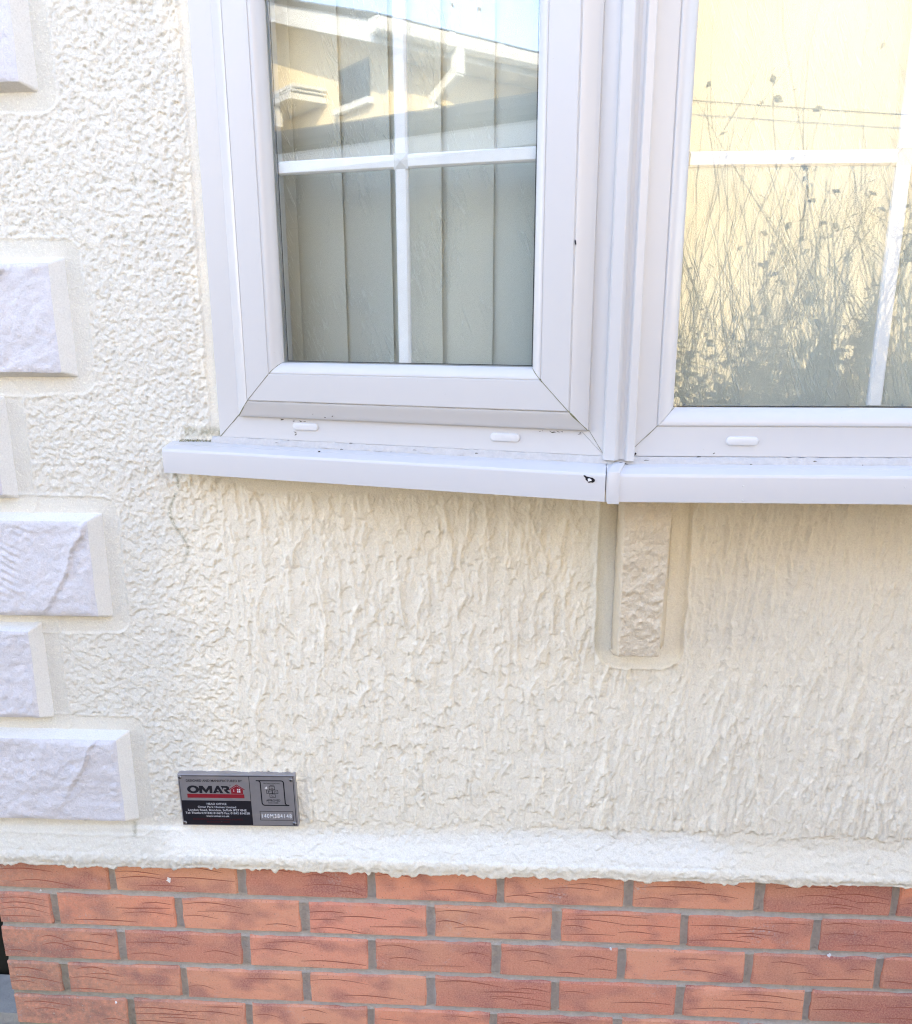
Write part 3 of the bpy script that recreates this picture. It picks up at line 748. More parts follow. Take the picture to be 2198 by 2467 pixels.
# bay floor behind the sill nose
mb = MB(); poly = [(-.440, -.0100), (-.440, -.0400), (.183, -.1955), (ENDX+.018, -.1955), (ENDX+.62, -.0400), (ENDX+.62, -.0100)]
mb.prism([(x, y, 0) for x, y in poly], (0, 0, .7895), (0, 0, .8195)); mb.build('sill_base', M['upvc_sill'], ws, 24)
# joint cover: wraps nose and top, skewed back to the post
def cover(c0, c1, hw):
    mb = MB(); prof = [(-.0026, ZF0-.0022), (-.0026, ZF1-.0045), (-.0012, ZF1+.0010), (.0030, ZF1+.0026), (.0420, ZF1+.0070), (.0420, ZF1+.0040), (.006, ZF1-.002), (.0008, ZF0-.0022)]
    def P_(s, z, side):
        t = max(0, min(1, s/.045)); c = c0+(c1-c0)*t; c = Vector((c.x, c0.y+s)); return Vector((c.x+side*hw, c.y+(abs(side)*0), z))
    mb.rings([[P_(s, z, -1) for s, z in prof], [P_(s, z, -.25)+Vector((0, -.0007, .0004)) for s, z in prof], [P_(s, z, .75) for s, z in prof], [P_(s, z, 1)+Vector((0, .0006, -.0006)) for s, z in prof]])
    mb.build('joint_cover', M['upvc_sill'], ws, 20)
cover(Vector((.1800, -.2195)), Vector((.1945, -.176)), .0072)
# black chip with a white heart near the joint, on the nose of the left run
FS = Facet((PJ.x, PJ.y), (dl.x, dl.y))
def blob(F, pts, w, mat, name, parent, th=.0005):
    mb = MB(); mb.rings([[F.P(u, z, w-.0004) for u, z in pts], [F.P(u, z, w+th) for u, z in pts]]); return mb.build(name, mat, parent, None)
def chip():
    c = (-.0190, .8085); kc = .75; o_ = [(-.0118, .0052), (-.0092, .0060), (-.0068, .0040), (-.002, .0030), (.004, .0022), (.0076, -.0008), (.0072, -.0036), (.004, -.0058), (.0005, -.0052), (-.0025, -.0066), (-.0045, -.0040), (-.0078, -.0018), (-.0082, .0016), (-.0108, .0036)]
    blob(FS, [(c[0]+a*kc, c[1]+b*kc) for a, b in o_], .0001, M['blackmark'], 'paint_chip', ws)
    i_ = [(-.0040, .0006), (-.001, .0012), (.0022, -.0012), (.0018, -.0032), (-.0008, -.0030), (-.0024, -.0048), (-.0042, -.0016)]
    blob(FS, [(c[0]+a*kc, c[1]+b*kc) for a, b in i_], .0006, M['whitefleck'], 'bare_spot', ws, .0002)
chip()
def droplet(F, u, z, r, w, parent):
    mb = MB(); rg = []
    for k in range(5):
        an = k/4*math.pi/2*.98; rg.append([F.P(u+r*math.cos(an)*math.cos(q*math.pi/4), z+r*math.cos(an)*math.sin(q*math.pi/4), w+r*.55*math.sin(an)) for q in range(8)])
    mb.rings(rg); mb.build('water_drop', M['cap'], parent, 60)
FSR = Facet((0, PJ.y), (1, 0))
for u, z, r in ((.337, .8020, .0011), (.3375, .7840, .0013), (.529, .8020, .0010), (.556, .7900, .0011), (.548, .7818, .0013)): droplet(FSR, u, z, r, 0, ws)
# mastic fillet along the foot of the frames
def mastic():
    r_ = random.Random(3); mb = MB()
    def run(F, u0, u1, n):
        rg = []
        for i in range(n+1):
            u = u0+(u1-u0)*i/n; j = lambda s: r_.uniform(-s, s)
            rg.append([F.P(u, .8205, -.004), F.P(u, .8205, .0048+j(.0012)), F.P(u, .8225+j(.0004), .0046+j(.0011)), F.P(u, .8255+j(.0006), .0026+j(.0006)), F.P(u, .8298+j(.0008), .0009), F.P(u, .8298, -.004)])
        mb.rings(rg)
    run(FL, -.585, .004, 90); run(FR, .178, ENDX+.01, 110)
    mb.build('mastic_bead', M['mastic'], ws, 60)
    # grime flecks along it
    mb2 = MB()
    for k in range(13):
        if r_.random() < .5: F, u = FL, r_.uniform(-.57, -.01)
        else: F, u = FR, r_.choice([r_.uniform(.20, .30), r_.uniform(.2, .6)])
        L = r_.uniform(.001, .007); z = r_.choice([.8216, .8216, .8300, .8256]); w = {.8216: .0056, .8300: .0012, .8256: .0034}[z]; h = r_.uniform(.0003, .0008)
        mb2.add([F.P(u, z-h, w), F.P(u+L, z-h*.3, w), F.P(u+L*.9, z+h*.5, w-.0003), F.P(u+L*.4, z+h, w-.0004), F.P(u+L*.1, z+h*.6, w)], [(0,1,2,3,4)])
    o = mb2.build('grime_fleck', M['dirt'], ws, None); o['kind'] = 'stuff'
    blob(FR, [(.2105, .8300), (.2128, .8328), (.2135, .8340), (.2122, .8352), (.2112, .8345), (.2108, .8325), (.2085, .8302)], .0016, M['blackmark'], 'grime_spot', ws)
    blob(FR, [(.1905, .8222), (.1960, .8216), (.2030, .8212), (.1985, .8226), (.1930, .8240), (.1905, .8236)], .0090, M['blackmark'], 'grime_spot', ws)
    blob(FL, [(-.4005, .8195), (-.3975, .8197), (-.3972, .8212), (-.4002, .8210)], .0235, M['blackmark'], 'grime_spot', ws)
mastic()
def frame_specks():
    r_ = random.Random(12)
    for F, n, ur, zr, w in ((FL, 9, (-.10, -.035), (.8565, .8600), .0003), (FL, 5, (-.47, -.38), (.8565, .8600), .0003), (FL, 4, (-.42, -.38), (.866, .872), .0105), (FL, 2, (-.45, -.06), (.838, .852), .0003), (FR, 1, (.22, .40), (.834, .850), .0003)):
        for k in range(n):
            u = r_.uniform(*ur); z = r_.uniform(*zr); L = r_.uniform(.0006, .0030); h = r_.uniform(.0003, .0008); tl_ = r_.uniform(-1, 1)*L*.6
            pts = [(u-L, z-tl_), (u-L*.3, z-tl_*.3-h), (u+L*.5, z+tl_*.5-h*.6), (u+L, z+tl_), (u+L*.3, z+tl_*.3+h), (u-L*.5, z-tl_*.5+h*.5)]
            blob(F, pts, w, M['dirt'], 'dirt_speck', cw if F is FL else fx, .00025)
frame_specks()
# moss in the corner where sill meets stucco
mb = MB(); r_ = random.Random(8)
for k in range(900):
    t_ = r_.random()**.8; x = -.437+.072*t_; y = -.021-.006*r_.random()**1.5-.014*(t_**2)*.6; z = .8195+.0038*r_.random()**2
    c = Vector((x, y, z)); d_ = Vector((r_.uniform(-1, 1), r_.uniform(-1, .2), r_.uniform(.1, 1))).normalized()*r_.uniform(.0010, .0024); e_ = d_.orthogonal().normalized()*.0006
    mb.add([c-e_, c+e_, c+d_], [(0, 1, 2)])
o = mb.build('moss', M['moss'], None, None); tag(o, 'strip of green moss on the left end of the sill', 'moss', kind='stuff')
# little fly on the sash
def fly():
    mb = MB(); c = FL.P(-.0512, 1.0890, .0198); mb.tube([c+Vector((-.0006, 0, .0030)), c+Vector((-.0002, 0, .0014)), c, c+Vector((.0005, 0, -.0020)), c+Vector((.0008, 0, -.0032))], [.0005, .0010, .0011, .0009, .0003], 6)
    o = mb.build('fly', M['blackmark']); tag(o, 'tiny dark fly resting on the right rail of the casement', 'fly')
fly()

# ------------------------------------------------------------------ blinds
def blind(F, us, wv, z0, z1, tilt, label, seed, chain=False):
    rt_ = empty('vertical_blind'); tag(rt_, label, 'blind', 'vertical blinds behind the panes'); r_ = random.Random(seed)
    for k, u in enumerate(us):
        ta = R(tilt+r_.uniform(-4, 4)); hw = .0445; mb = MB(); rg = []
        for z in (z0, z1):
            rg.append([F.P(u+s*hw*math.cos(ta), z, wv+s*hw*math.sin(ta)+.004*(1-s*s)+.0006*q) for s, q in [(-1,0),(-.5,0),(0,0),(.5,0),(1,0),(1,-1),(.5,-1),(0,-1),(-.5,-1),(-1,-1)]])
        mb.rings(rg); mb.build('slat', M['blind'], rt_, 40)
    if chain:
        for k in range(len(us)-1):
            a = F.P(us[k], z0+.006, wv+.004); b = F.P(us[k+1], z0+.006, wv+.004); mb = MB(); pts = [a.lerp(b, t)+Vector((0, 0, -.020*4*t*(1-t))) for t in np.linspace(0, 1, 9)]
            mb.tube(pts, .0007, 5)
            for q in pts[::2]: mb.tube([q+Vector((0,0,.0022)), q, q-Vector((0,0,.0022))], [.0008, .0021, .0008], 6)
            mb.build('bead_chain', M['cap'], rt_, 60)
    mb = MB(); a = F.P(us[0]-.06, z1+.02, wv); b = F.P(us[-1]+.06, z1+.02, wv); nn = F.n*.02
    mb.prism([tuple(nn), tuple(nn+Vector((0,0,.03))), tuple(-nn+Vector((0,0,.03))), tuple(-nn)], a, b); mb.build('head_rail', M['cap'], rt_, 30)
blind(FL, [-.600+.0745*k for k in range(9)], -.105, .845, 1.93, 5, 'pale vertical blind with wavy embossed slats behind the casement window', 5)
blind(FR, [.150+.0745*k for k in range(14)], -.130, .875, 1.93, 5, 'pale vertical blind with a bead chain, behind the fixed window', 6, True)

# ------------------------------------------------------------------ inside of the house, shell and roof
mb = MB(); t_ = .02
mb.box(CX+.03, 6.9, .15, 3.2, .05, .07); mb.box(CX+.03, 6.9, .15, 3.2, 2.30, 2.32); mb.box(CX+.03, 6.9, 3.2, 3.22, .05, 2.32); mb.box(CX+.03, CX+.05, .031, 3.2, .05, 2.32); mb.box(6.88, 6.9, .031, 3.2, .05, 2.32)
mb.box(CX+.05, -.365, .031, .05, .07, 2.30); mb.box(-.365, 1.64, .031, .05, .07, .805); mb.box(-.365, 1.64, .031, .05, 1.96, 2.30); mb.box(1.66, 6.88, .031, .05, .07, 2.30)
tag(mb.build('room', M['room'], None, None), kind='structure')
hr = empty('home_roof', (0, 0, 2.7)); tag(hr, 'shallow grey roof and white eave of the home, above both windows', 'roof')
mb = MB(); poly = [(0, -.02, 1.962), (0, -.02, 1.984)]
mb = MB(); mb.prism([(x, y, 0) for x, y in [(-.50, -.012), (-.46, -.075), (.18, -.235), (ENDX+.03, -.235), (ENDX+.67, -.075), (ENDX+.70, -.012)]], (0, 0, 1.962), (0, 0, 1.990)); mb.build('bay_head', M['upvc'], ws and hr, 30)
hr.location = (0, 0, 0)
mb = MB(); mb.box(-1.15, 7.2, -.30, .0, 2.70, 2.715); mb.build('eave_soffit', M['whitepaint'], hr)
mb = MB(); mb.box(-1.15, 7.2, -.325, -.3005, 2.69, 2.83); mb.build('fascia', M['whitepaint'], hr)
mb = MB(); mb.prism([(0, -.36, 2.80), (0, 3.0, 3.72), (0, 6.4, 2.80), (0, 6.4, 2.77), (0, 3.0, 3.68), (0, -.36, 2.765)], (-1.2, 0, 0), (7.25, 0, 0)); mb.build('roof_slope', M['rooftile'], hr)
mb = MB(); mb.prism([(0, 0, 2.7), (0, 3.0, 3.62), (0, 6.0, 2.7)], (CX, 0, 0), (CX+.03, 0, 0)); mb.box(CX+.04, 7.0, 5.97, 6.0, GZ, 2.7); mb.box(6.97, 7.0, .04, 5.96, GZ, 2.7); mb.build('gable_wall', M['stucco_plain'], hr)

# ------------------------------------------------------------------ maker's plate
mp = empty('makers_plate', (0, 0, 0)); tag(mp, 'small silver and black maker’s plate with red house logo, screwed to the stucco', 'plate')
pY = -.0290; pU = Vector((1, 0, .018)).normalized(); pTL = Vector((-.4878, pY, .2643))
pD = Vector((pU.z, 0, -pU.x)); LIFT = .00025
def pp(u, v, h=0): q = pTL+pU*(u*.000985)+pD*(v*.00096); return Vector((q.x, pY-h, q.z))
def flat(polys, h, name, mat, th=.0001):
    mb = MB()
    for pl in polys: mb.rings([[pp(u, v, h-th) for u, v in pl], [pp(u, v, h) for u, v in pl]])
    return mb.build(name, mat, mp, None)
def rr(u0, u1, v0, v1): return [(u0, v0), (u1, v0), (u1, v1), (u0, v1)]
mb = MB(); mb.rings([[pp(u, v, -.010) for u, v in rr(0, 200, 0, 100)], [pp(u, v, .0016) for u, v in rr(0, 200, 0, 100)], [pp(u, v, .0020) for u, v in rr(.4, 199.6, .4, 99.6)]]); mb.build('plate', M['metal'], mp, None)
h0 = .00215
flat([rr(2, 122.4, 50.5, 98.5)], h0, 'black_panel', M['plate_black'])
flat([rr(2, 198, 2.0, 3.0), rr(2, 2.7, 3.2, 50.3), rr(196.4, 197.4, 3.2, 97.5), rr(121.6, 122.5, 3.2, 50.3), rr(122.6, 198, 98, 98.6)], h0, 'border_line', M['plate_black'])
flat([rr(13.5, 111.5, 37.6, 45.2)], h0, 'red_bar', M['plate_red'])
def stroke_poly(pts, w):
    out = []
    for (a, b) in zip(pts, pts[1:]):
        d_ = Vector((b[0]-a[0], b[1]-a[1])).normalized(); n_ = Vector((-d_.y, d_.x))*w/2; e = d_*w*.25
        out.append([(a[0]-e.x+n_.x, a[1]-e.y+n_.y), (a[0]-e.x-n_.x, a[1]-e.y-n_.y), (b[0]+e.x-n_.x, b[1]+e.y-n_.y), (b[0]+e.x+n_.x, b[1]+e.y+n_.y)])
    return out
flat([[(89.5, 36.8), (89.5, 28.2), (99.5, 21.8), (110, 28.2), (110, 36.8)]], h0, 'house_logo', M['plate_red'])
flat(stroke_poly([(86.5, 28.6), (99.6, 19.4), (112.6, 28.6)], 1.5), h0, 'house_logo_roof', M['plate_red'])
flat([rr(93.5, 95, 28.5, 30), rr(93.5, 95, 31, 32.3), rr(100, 102.3, 27, 30), rr(103.2, 105.5, 27, 30), rr(100, 102.3, 31, 34), rr(103.2, 105.5, 31, 34)], h0+.0001, 'house_logo_window', M['plate_white'])
def arc(cx, cy, r, a0, a1, n=6): return [(cx+r*math.cos(R(a0+(a1-a0)*i/n)), cy+r*math.sin(R(a0+(a1-a0)*i/n))) for i in range(n+1)]
flat(stroke_poly([(134, 10.6), (176, 10.6)]+arc(176, 15, 4.4, -90, 0)[1:]+[(180.6, 53)]+arc(185, 53.5, 4.6, 180, 90, 4)[1:]+[(187, 58.3)], 1.9), h0, 'emblem_frame', M['plate_black'])
flat(stroke_poly([(186, 58.6), (146, 58.6)]+arc(146, 53.6, 5, 90, 180)[1:]+[(140.8, 16)]+arc(136.5, 15.2, 4.4, 0, -80, 4)[1:], 1.9), h0+.00005, 'emblem_frame', M['plate_black'])
for (u, v) in ((160, 24.5), (155, 32), (165, 32), (160, 39.5)):
    flat(stroke_poly([(u-4.6, v-3.4), (u+3.4, v-3.4), (u+4.6, v-2.2), (u+4.6, v+3.4), (u-4.6, v+3.4), (u-4.6, v-3.4)], .8), h0, 'emblem_square', M['plate_black'])
flat(stroke_poly(rr(136, 192.5, 70.5, 88)+[(136, 70.5)], .8), h0, 'serial_box', M['plate_black'])
def text(s, u, v, height, width, mat, name='lettering', bold=0.0, h=h0+.0001, spacing=1.0):
    cu = bpy.data.curves.new('txt', 'FONT'); cu.body = s; cu.size = 1.0; cu.align_x = 'LEFT'; cu.align_y = 'BOTTOM_BASELINE'; cu.offset = bold; cu.resolution_u = 3; cu.space_character = spacing
    o = bpy.data.objects.new('txt', cu); C.objects.link(o); dg = bpy.context.evaluated_depsgraph_get()
    me = bpy.data.meshes.new_from_object(o.evaluated_get(dg)); bpy.data.objects.remove(o); bpy.data.curves.remove(cu)
    co = np.zeros(len(me.vertices)*3, np.float32); me.vertices.foreach_get('co', co); co = co.reshape(-1, 3)
    x0, x1 = co[:, 0].min(), co[:, 0].max(); y1 = .70
    out = []
    for x, y, z in co: q = pp(u-width/2+(x-x0)/(x1-x0)*width, v+height/2-(y/y1)*height, h); out += [q.x, q.y, q.z]
    me.vertices.foreach_set('co', out); me.materials.clear(); me.materials.append(mat); me.update()
    link(bpy.data.objects.new(name, me), mp)
text('DESIGNED AND MANUFACTURED BY', 62, 11.5, 4.4, 96, M['plate_black'], bold=.012)
def ring(cu, cv, ru, rv, iu, iv, n=28):
    mb = MB(); o_ = [pp(cu+ru*math.cos(2*math.pi*k/n), cv+rv*math.sin(2*math.pi*k/n), h0) for k in range(n)]; i_ = [pp(cu+iu*math.cos(2*math.pi*k/n), cv+iv*math.sin(2*math.pi*k/n), h0) for k in range(n)]
    mb.add(o_+i_, [(k, (k+1) % n, n+(k+1) % n, n+k) for k in range(n)]); mb.build('logo_letter', M['plate_black'], mp, None)
ring(24.6, 28.7, 10.4, 7.6, 4.6, 3.9)
flat([[(35, 36), (35, 21.6), (41.5, 21.6), (46.6, 29.2), (51.7, 21.6), (57.5, 21.6), (57.5, 36), (52.6, 36), (52.6, 28.2), (46.9, 36), (46.1, 36), (40, 28.2), (40, 36)]], h0, 'logo_letter', M['plate_black'])
flat([[(58.2, 36), (65.6, 21.2), (69.0, 21.2), (76.2, 36), (70.8, 36), (67.2, 27.2), (65.2, 31.6), (68.0, 31.6), (69.2, 34.2), (64.0, 34.2), (63.2, 36)]], h0, 'logo_letter', M['plate_black'])
flat([[(72.6, 21.6), (83, 21.6), (86.2, 23.2), (87, 26), (86, 29), (83, 30.6), (88.6, 36), (82.6, 36), (78.0, 31), (78.0, 27.8), (81, 27.8), (82, 26.6), (81, 25.2), (76.2, 25.2), (76.2, 30.2)]], h0, 'logo_letter', M['plate_black'])
text('®', 89, 20.3, 2, 2, M['plate_black'])
for s, v, hh, wd in (('HEAD OFFICE', 56.8, 3.8, 34), ('Omar Park Homes Limited', 63, 4.0, 66), ('London Road, Brandon, Suffolk IP27 0NE', 69, 4.0, 101), ('Tel: Thetford 01842 810673 Fax: 01842 814328', 75, 4.0, 111), ('www.omar.co.uk', 80.8, 3.6, 40)):
    text(s, 62.5, v, hh, wd, M['plate_white'], bold=.008)
text("EUROPE'S LEADING PARK HOMES", 62.5, 87.4, 3.2, 86, M['plate_darkred'], bold=.01); text('MANUFACTURER', 62.5, 92.6, 3.2, 40, M['plate_darkred'], bold=.01)
text('BRITISH STANDARD', 160.5, 15.6, 2.4, 28, M['plate_black'], bold=.008); text('3632', 160.5, 19.2, 2.4, 8, M['plate_black'], bold=.008)
for s, u, v in (('n', 160, 24.8), ('P', 155, 32), ('H', 165, 32), ('C', 160, 39.5)): text(s, u, v, 4.2, 3.6, M['plate_black'])
text('APPROVED', 160.5, 48.8, 4, 24, M['plate_black'], bold=.015); text('PARK HOME', 160.5, 53.6, 2.4, 17, M['plate_black'], bold=.008)
text('140M384148', 164.3, 79.4, 8.2, 51, M['stamp'], 'serial_number', .012, spacing=1.25)
flat([[(147.5, 25.5), (151, 21.5), (152.2, 26)]], h0+.0002, 'paint_fleck', M['whitefleck'])
for (u, v) in ((4.2, 5.2), (193.5, 8.5), (4.2, 94.5), (193.8, 94.0)):
    mb = MB(); n = 16; rg = []
    for rr_, hh in ((3.4, .0019), (3.4, .0026), (2.7, .0036), (1.2, .0040), (1.1, .0030)): rg.append([pp(u+rr_*math.cos(2*math.pi*k/n), v+rr_*math.sin(2*math.pi*k/n), hh) for k in range(n)])
    mb.rings(rg); mb.build('screw', M['screw'], mp, 35)
    for a_, b_ in ((1.7, .35), (.35, 1.7)): flat([rr(u-a_, u+a_, v-b_, v+b_)], .0042, 'screw_slot', M['plate_black'])

# white paint flecks splashed on the bricks
def fleck(x, z, s, seed):
    r_ = random.Random(seed); n = 9; mb = MB()
    pts = [(x+s*r_.uniform(.35, 1)*math.cos(2*math.pi*k/n), z+s*1.25*r_.uniform(.35, 1)*math.sin(2*math.pi*k/n)) for k in range(n)]
    mb.rings([[(a, .0005, b) for a, b in pts], [(a, -.0011, b) for a, b in pts]]); o = mb.build('paint_splash', M['whitefleck'], None, None); part(o, bw)
for x, z, s, sd in ((-.535, .034, .0058, 1), (-.785, .0615, .0035, 2), (-.772, .0035, .002, 3), (.245, -.078, .0028, 4), (.62, -.076, .004, 5), (-.66, -.236, .0028, 6)): fleck(x, z, s, sd)

# ------------------------------------------------------------------ ground at the left corner
mb = MB(); mb.box(-1.5, CX-.004, .135, .232, GZ, -.415); tag(mb.build('concrete_slab', M['slab'], None, 30), 'pale concrete slab on the ground beside the brick corner', 'slab')
gb = MB(); r_ = random.Random(21)
for k in range(420):
    x = r_.uniform(-1.3, -.865); y = r_.uniform(-.06, .132); s = r_.uniform(.005, .012); c = Vector((x, y, GZ+s*.4)); a = r_.uniform(0, 6.3)
    pts = [c+Vector((s*math.cos(a+q*1.257)*r_.uniform(.7, 1.3), s*math.sin(a+q*1.257)*r_.uniform(.7, 1.2), r_.uniform(-.2, .2)*s)) for q in range(5)]
    gb.add(pts+[c+Vector((0, 0, s*.7)), c-Vector((0, 0, s*.5))], [(i, (i+1) % 5, 5) for i in range(5)]+[((i+1) % 5, i, 6) for i in range(5)])
tag(gb.build('gravel', M['pebble'], None, None), 'loose pale gravel at the foot of the brick corner', 'gravel', kind='stuff')
fe = empty('timber_fence', (-1.3, .25, GZ)); tag(fe, 'dark stained timber fence beyond the brick corner', 'fence')
for k in range(9):
    x = -2.1+k*.135; mb = MB(); mb.box(x, x+.13, .24+.004*(k % 2), .26+.004*(k % 2), GZ, 1.2); part(mb.build('fence_board', M['darkfence']), fe)
mb = MB(); mb.box(-2.1, -.885, .265, .30, .8, .88); part(mb.build('fence_rail', M['darkfence']), fe)

# ------------------------------------------------------------------ what the panes mirror
# neighbour A: long cream wall parallel to ours
na = empty('neighbour_house', (3.2, -5, GZ)); tag(na, 'sunlit cream stucco house mirrored in the fixed window', 'house')
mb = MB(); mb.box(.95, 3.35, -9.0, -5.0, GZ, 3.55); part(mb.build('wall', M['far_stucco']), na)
mb = MB(); mb.box(.65, 3.65, -5.28, -4.72, 3.56, 3.60); mb.box(.65, 3.65, -4.72, -4.695, 3.50, 3.68); part(mb.build('fascia', M['whitepaint']), na)
mb = MB(); mb.prism([(0, -4.66, 3.70), (0, -7.0, 4.55), (0, -9.3, 3.70)], (.6, 0, 0), (3.7, 0, 0)); part(mb.build('roof', M['rooftile']), na)
mb = MB(); pts = [(.6+8*t, -4.90, 2.36-.42*t*.9-.35*t*(1-t)) for t in np.linspace(0, 1, 24)]; mb.tube(pts, .0045, 5); tag(mb.build('washing_line', M['cable']), 'thin dark line slung in front of the mirrored cream wall', 'line')

# neighbour B: gable end turned a little, with gutter and downpipe
ez = Vector((.43, -1.1)).normalized(); gzv = Vector((-ez.y*-1, 0)) ; ex_ = ez                      # ez runs along the eave
gd = Vector((ez.y, -ez.x))                                                                        # runs along the gable (to the left)
if gd.x > 0: gd = -gd
B0 = Vector((-3.20, -4.20)); EZ = 2.89; TP = math.tan(R(18))
nb = empty('gabled_house', (B0.x, B0.y, GZ)); tag(nb, 'cream gabled house with white bargeboard and gutter mirrored in the casement', 'house')
def bp(a, e, z): return Vector((B0.x+gd.x*a+ez.x*e, B0.y+gd.y*a+ez.y*e, z))     # a: along gable, e: along eave away from us
HWD = 3.4; OV = .28; OE = .30
def solid(name, mat, quads, th_vec=None):
    mb = MB()
    for q in quads: mb.add(q, [tuple(range(len(q)))])
    part(mb.build(name, mat, None, None), nb)
def prismB(name, mat, prof, e0, e1):
    mb = MB(); mb.rings([[bp(a, e0, z) for a, z in prof], [bp(a, e1, z) for a, z in prof]]); part(mb.build(name, mat, None, None), nb)
zt_ = lambda a: EZ+(a)*TP if a < HWD else EZ+(2*HWD-a)*TP
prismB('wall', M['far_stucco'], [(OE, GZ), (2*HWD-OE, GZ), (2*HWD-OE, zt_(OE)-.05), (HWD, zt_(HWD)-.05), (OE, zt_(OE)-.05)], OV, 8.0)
prismB('roof', M['rooftile'], [(-.06, EZ+.085-.06*TP), (HWD, zt_(HWD)+.085), (2*HWD+.06, EZ+.085-.06*TP), (2*HWD, EZ+.04), (HWD, zt_(HWD)+.04), (0, EZ+.04)], -.03, 8.1)
prismB('bargeboard', M['whitepaint'], [(0, EZ+.038), (HWD, zt_(HWD)+.038), (HWD, zt_(HWD)-.105), (0, EZ-.105)], -.012, .012)
prismB('soffit', M['soffit'], [(.0, EZ-.06), (HWD, zt_(HWD)-.06), (HWD, zt_(HWD)-.075), (.0, EZ-.075)], .013, OV-.002)
prismB('fascia', M['whitepaint'], [(-.0, EZ+.03), (.02, EZ+.03), (.02, EZ-.10), (-.0, EZ-.10)], .02, 8.0)
prismB('eave_soffit', M['soffit'], [(.021, EZ-.085), (OE-.002, EZ-.085), (OE-.002, EZ-.10), (.021, EZ-.10)], .30, 8.0)
gp = [(-.005, EZ+.03), (-.115, EZ+.03), (-.115, EZ+.02), (-.100, EZ-.045), (-.075, EZ-.065), (-.03, EZ-.065), (-.005, EZ-.045)]
prismB('gutter', M['whitepaint'], gp, -.06, 8.0)
for e in (.55, 1.0, 1.85):
    prismB('gutter_bracket', M['whitepaint'], [(a*1.06-.001, z+(-.006 if z < EZ else .004)) for a, z in gp], e, e+.05)
def boxB(name, mat, pts, w_):
    mb = MB()
    for p, q in zip(pts, pts[1:]):
        p, q = Vector(p), Vector(q); t = (q-p).normalized(); s_ = Vector((ez.x, ez.y, 0))*w_; b = t.cross(s_).normalized()*w_
        e_ = t*w_*.35
        mb.rings([[p-e_+s_+b, p-e_-s_+b, p-e_-s_-b, p-e_+s_-b], [q+e_+s_+b, q+e_-s_+b, q+e_-s_-b, q+e_+s_-b]])
    part(mb.build(name, mat, None, None), nb)
boxB('downpipe', M['whitepaint'], [bp(-.06, .66, EZ-.06), bp(-.06, .66, EZ-.20), bp(OE-.05, .66, EZ-.34), bp(OE-.05, .66, GZ)], .036)
# white slatted canopy low on the gable, and a dark window beside it
def boxG(name, mat, a0, a1, e0, e1, z0_, z1_):
    mb = MB(); mb.rings([[bp(a, e, z0_) for a, e in ((a0, e0), (a1, e0), (a1, e1), (a0, e1))], [bp(a, e, z1_) for a, e in ((a0, e0), (a1, e0), (a1, e1), (a0, e1))]]); o = mb.build(name, mat, None, None); part(o, nb); return o
for z0_, z1_, pr in ((2.66, 2.705, .34), (2.725, 2.735, .32), (2.755, 2.78, .30)):
    boxG('canopy_slat', M['whitepaint'], 1.25, 3.4, OV-pr, OV-.003, z0_, z1_)
boxG('canopy_bracket', M['whitepaint'], 1.56, 1.63, OV-.33, OV-.26, 2.50, 2.655)
boxG('window', M['plate_black'], .55, 1.02, OV-.012, OV-.002, 2.58, 2.86); boxG('window_sill', M['whitepaint'], .50, 1.07, OV-.06, OV-.0025, 2.53, 2.575)
# jointed white pipes standing beyond the eave
def pole(a, e, z0_, z1_, r, label, bend):
    rt_ = empty('vent_pipe'); tag(rt_, label, 'pipe', 'jointed pipes above the mirrored gutter'); base = bp(a, e, z0_); tv = Vector((gd.x*.35+ez.x*.3, gd.y*.35+ez.y*.3, 0)).normalized()
    pts = [base+tv*.34, base+tv*.16+Vector((0,0,.03)), base+tv*.04+Vector((0,0,.12)), base+Vector((0,0,.26)), base+Vector((.012,0,.8)), base+Vector((.0,0,z1_-z0_))]
    mb = MB(); mb.tube(pts, r, 8); mb.build('pipe', M['whitepaint'], rt_, 50)
    for k in range(7):
        q = base+Vector((.004, 0, .26+.20*k)); mb = MB(); mb.tube([q, q+Vector((0,0,.022))], r*1.25, 8); mb.build('pipe_collar', M['cable'], rt_, 50)
pole(.35, 1.18, 3.03, 4.6, .013, 'thicker white jointed pipe above the mirrored gutter', 1)
pole(.40, .95, 3.03, 4.6, .009, 'thinner white jointed pipe above the mirrored gutter', 1)

# low shed in the shade close by
sh = empty('garden_shed', (-2.0, -2.4, GZ)); tag(sh, 'dark low garden shed mirrored across the lower casement panes', 'shed')
for k in range(16):
    z = GZ+.02+k*.128; mb = MB(); mb.box(-3.6, -.78, -2.14-.004*(k % 2), -2.12-.004*(k % 2), z, z+.124); part(mb.build('cladding_board', M['shed']), sh)
mb = MB(); mb.box(-3.6, -.78, -4.0, -2.145, GZ, 1.58); part(mb.build('shed_body', M['shed']), sh)
mb = MB(); mb.box(-3.65, -.72, -2.115, -2.085, 1.595, 1.675); part(mb.build('shed_fascia', M['whitepaint']), sh)
mb = MB(); mb.prism([(0, -2.06, 1.69), (0, -2.06, 1.72), (0, -2.9, 1.98), (0, -4.05, 1.72), (0, -4.05, 1.69)], (-3.7, 0, 0), (-.68, 0, 0)); part(mb.build('shed_roof', M['felt']), sh)

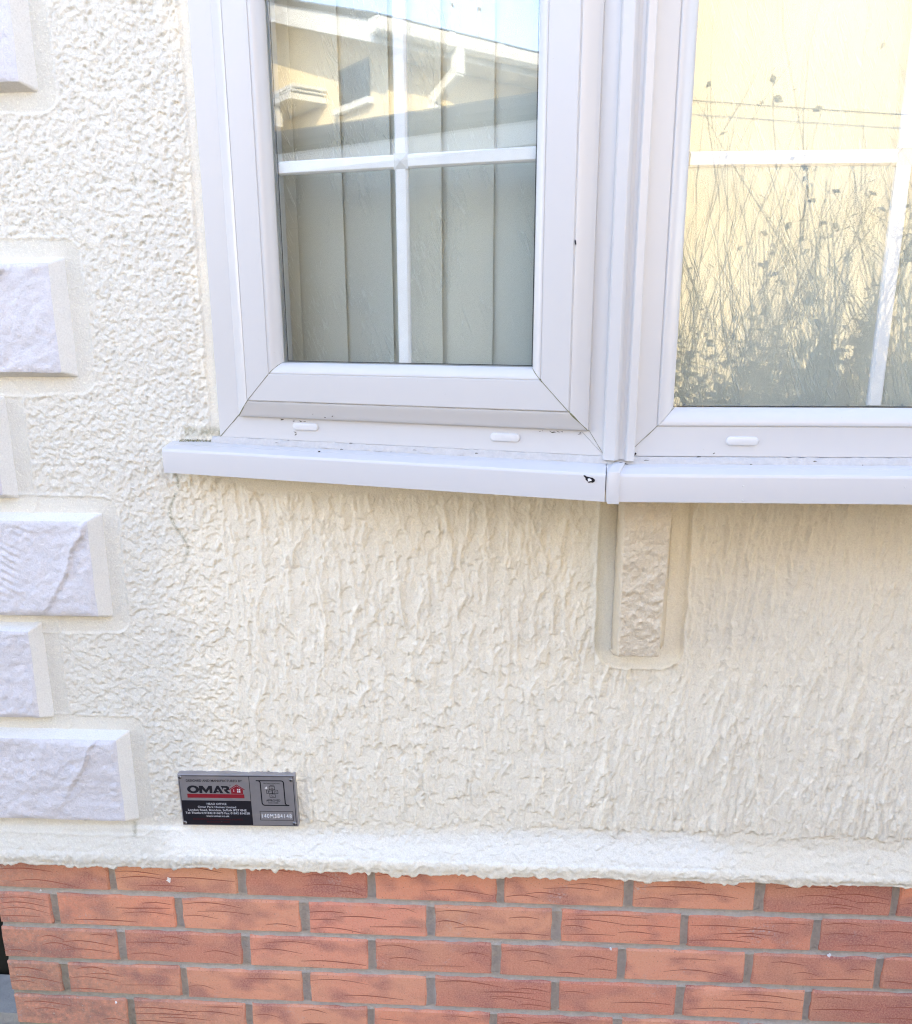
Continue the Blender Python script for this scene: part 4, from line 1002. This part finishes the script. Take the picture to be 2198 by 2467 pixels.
# unseen tall leafy screen, added right of neighbour A to block low sky
mb = MB(); r_ = random.Random(5); rg = []
for i in range(40):
    x = 3.55+i*.16; rg.append([(x+r_.uniform(-.05, .05), -5.6+.5*math.cos(a)+r_.uniform(-.08, .08), 1.9+2.35*math.sin(a)+r_.uniform(-.1, .1)) for a in np.linspace(0, 2*math.pi, 15)[:-1]])
mb.rings(rg)
for k in range(6000):
    x = r_.uniform(3.5, 9.9); a = r_.uniform(-1.6, 1.9); p = Vector((x, -5.6+.53*math.cos(a), 1.9+2.38*math.sin(a))); q = Vector((r_.uniform(-1,1), r_.uniform(-1,1), r_.uniform(-1,1))).normalized(); w_ = q.orthogonal().normalized()*.03
    mb.add([p, p+q*.07+w_, p+q*.13, p+q*.07-w_], [(0,1,2,3)])
tag(mb.build('sky_blocker', M['leaf'], None, None), 'tall dark leafy screen out of view, added to block low sky right of the cream house', 'sky_blocker')

# bare twiggy shrubs
def shrub(cx, cy, hgt, rad, seed, label, nst=46, leaf=900, group='bare shrubs mirrored in the fixed window'):
    r_ = random.Random(seed); rt_ = empty('shrub', (cx, cy, GZ)); tag(rt_, label, 'shrub', group)
    tw = MB(); lf = MB(); tips = []
    def grow(p, d, L, r, depth):
        n = 5; pts = [p]; q = p.copy(); dd = d.copy()
        for i in range(n):
            dd = (dd+Vector((r_.uniform(-.16, .16), r_.uniform(-.16, .16), r_.uniform(-.02, .10)))).normalized(); q = q+dd*L/n; pts.append(q.copy())
            if depth < 2 and i >= 1 and r_.random() < (.75 if depth == 0 else .55):
                s = Vector((r_.uniform(-1, 1), r_.uniform(-1, 1), r_.uniform(.25, 1.1))).normalized()
                grow(q.copy(), (dd*.8+s*.75).normalized(), L*r_.uniform(.35, .6), r*.62, depth+1)
            if depth >= 1 or i > 2: tips.append((q.copy(), dd.copy()))
        tw.tube(pts, [r*(1-.14*i) for i in range(n+1)], 4)
    for k in range(nst):
        a = r_.uniform(0, 6.283); rr_ = rad*math.sqrt(r_.random())*.75; p = Vector((rr_*math.cos(a), rr_*math.sin(a)*.5, 0))
        d = Vector((math.cos(a)*r_.uniform(0, .30), math.sin(a)*r_.uniform(0, .25), 1)).normalized()
        grow(p, d, hgt*(r_.uniform(.82, 1.0) if k % 15 == 0 else r_.uniform(.42, .80)), r_.uniform(.0038, .0065), 0)
    for k in range(leaf):
        p, d = r_.choice(tips)
        if r_.random() < min(.97, max(0, (p.z/hgt-.46)*3.0)): continue
        s = r_.uniform(.016, .042); a = Vector((r_.uniform(-1, 1), r_.uniform(-1, 1), r_.uniform(-.8, .8))).normalized(); b = a.cross(Vector((r_.uniform(-1, 1), r_.uniform(-1, 1), r_.uniform(-1, 1)))).normalized()
        lf.add([p, p+a*s*.5+b*s*.38, p+a*s*1.15, p+a*s*.5-b*s*.38+Vector((0,0,s*.1))], [(0,1,2,3)])
    o = tw.build('twigs', M['twig'], rt_, None); o2 = lf.build('leaves', M['leaf'], rt_, None); o2['kind'] = 'stuff'; o['kind'] = 'stuff'
shrub(.95, -2.45, 1.72, .50, 1, 'sparse twiggy shrub mirrored at the left of the fixed window', 100, 11000)
shrub(1.55, -2.55, 1.76, .50, 2, 'tall leafy shrub mirrored in the middle of the fixed window', 105, 13000)
shrub(2.15, -2.50, 1.95, .52, 3, 'dense dark shrub mirrored behind the vertical glazing bar', 115, 19000)
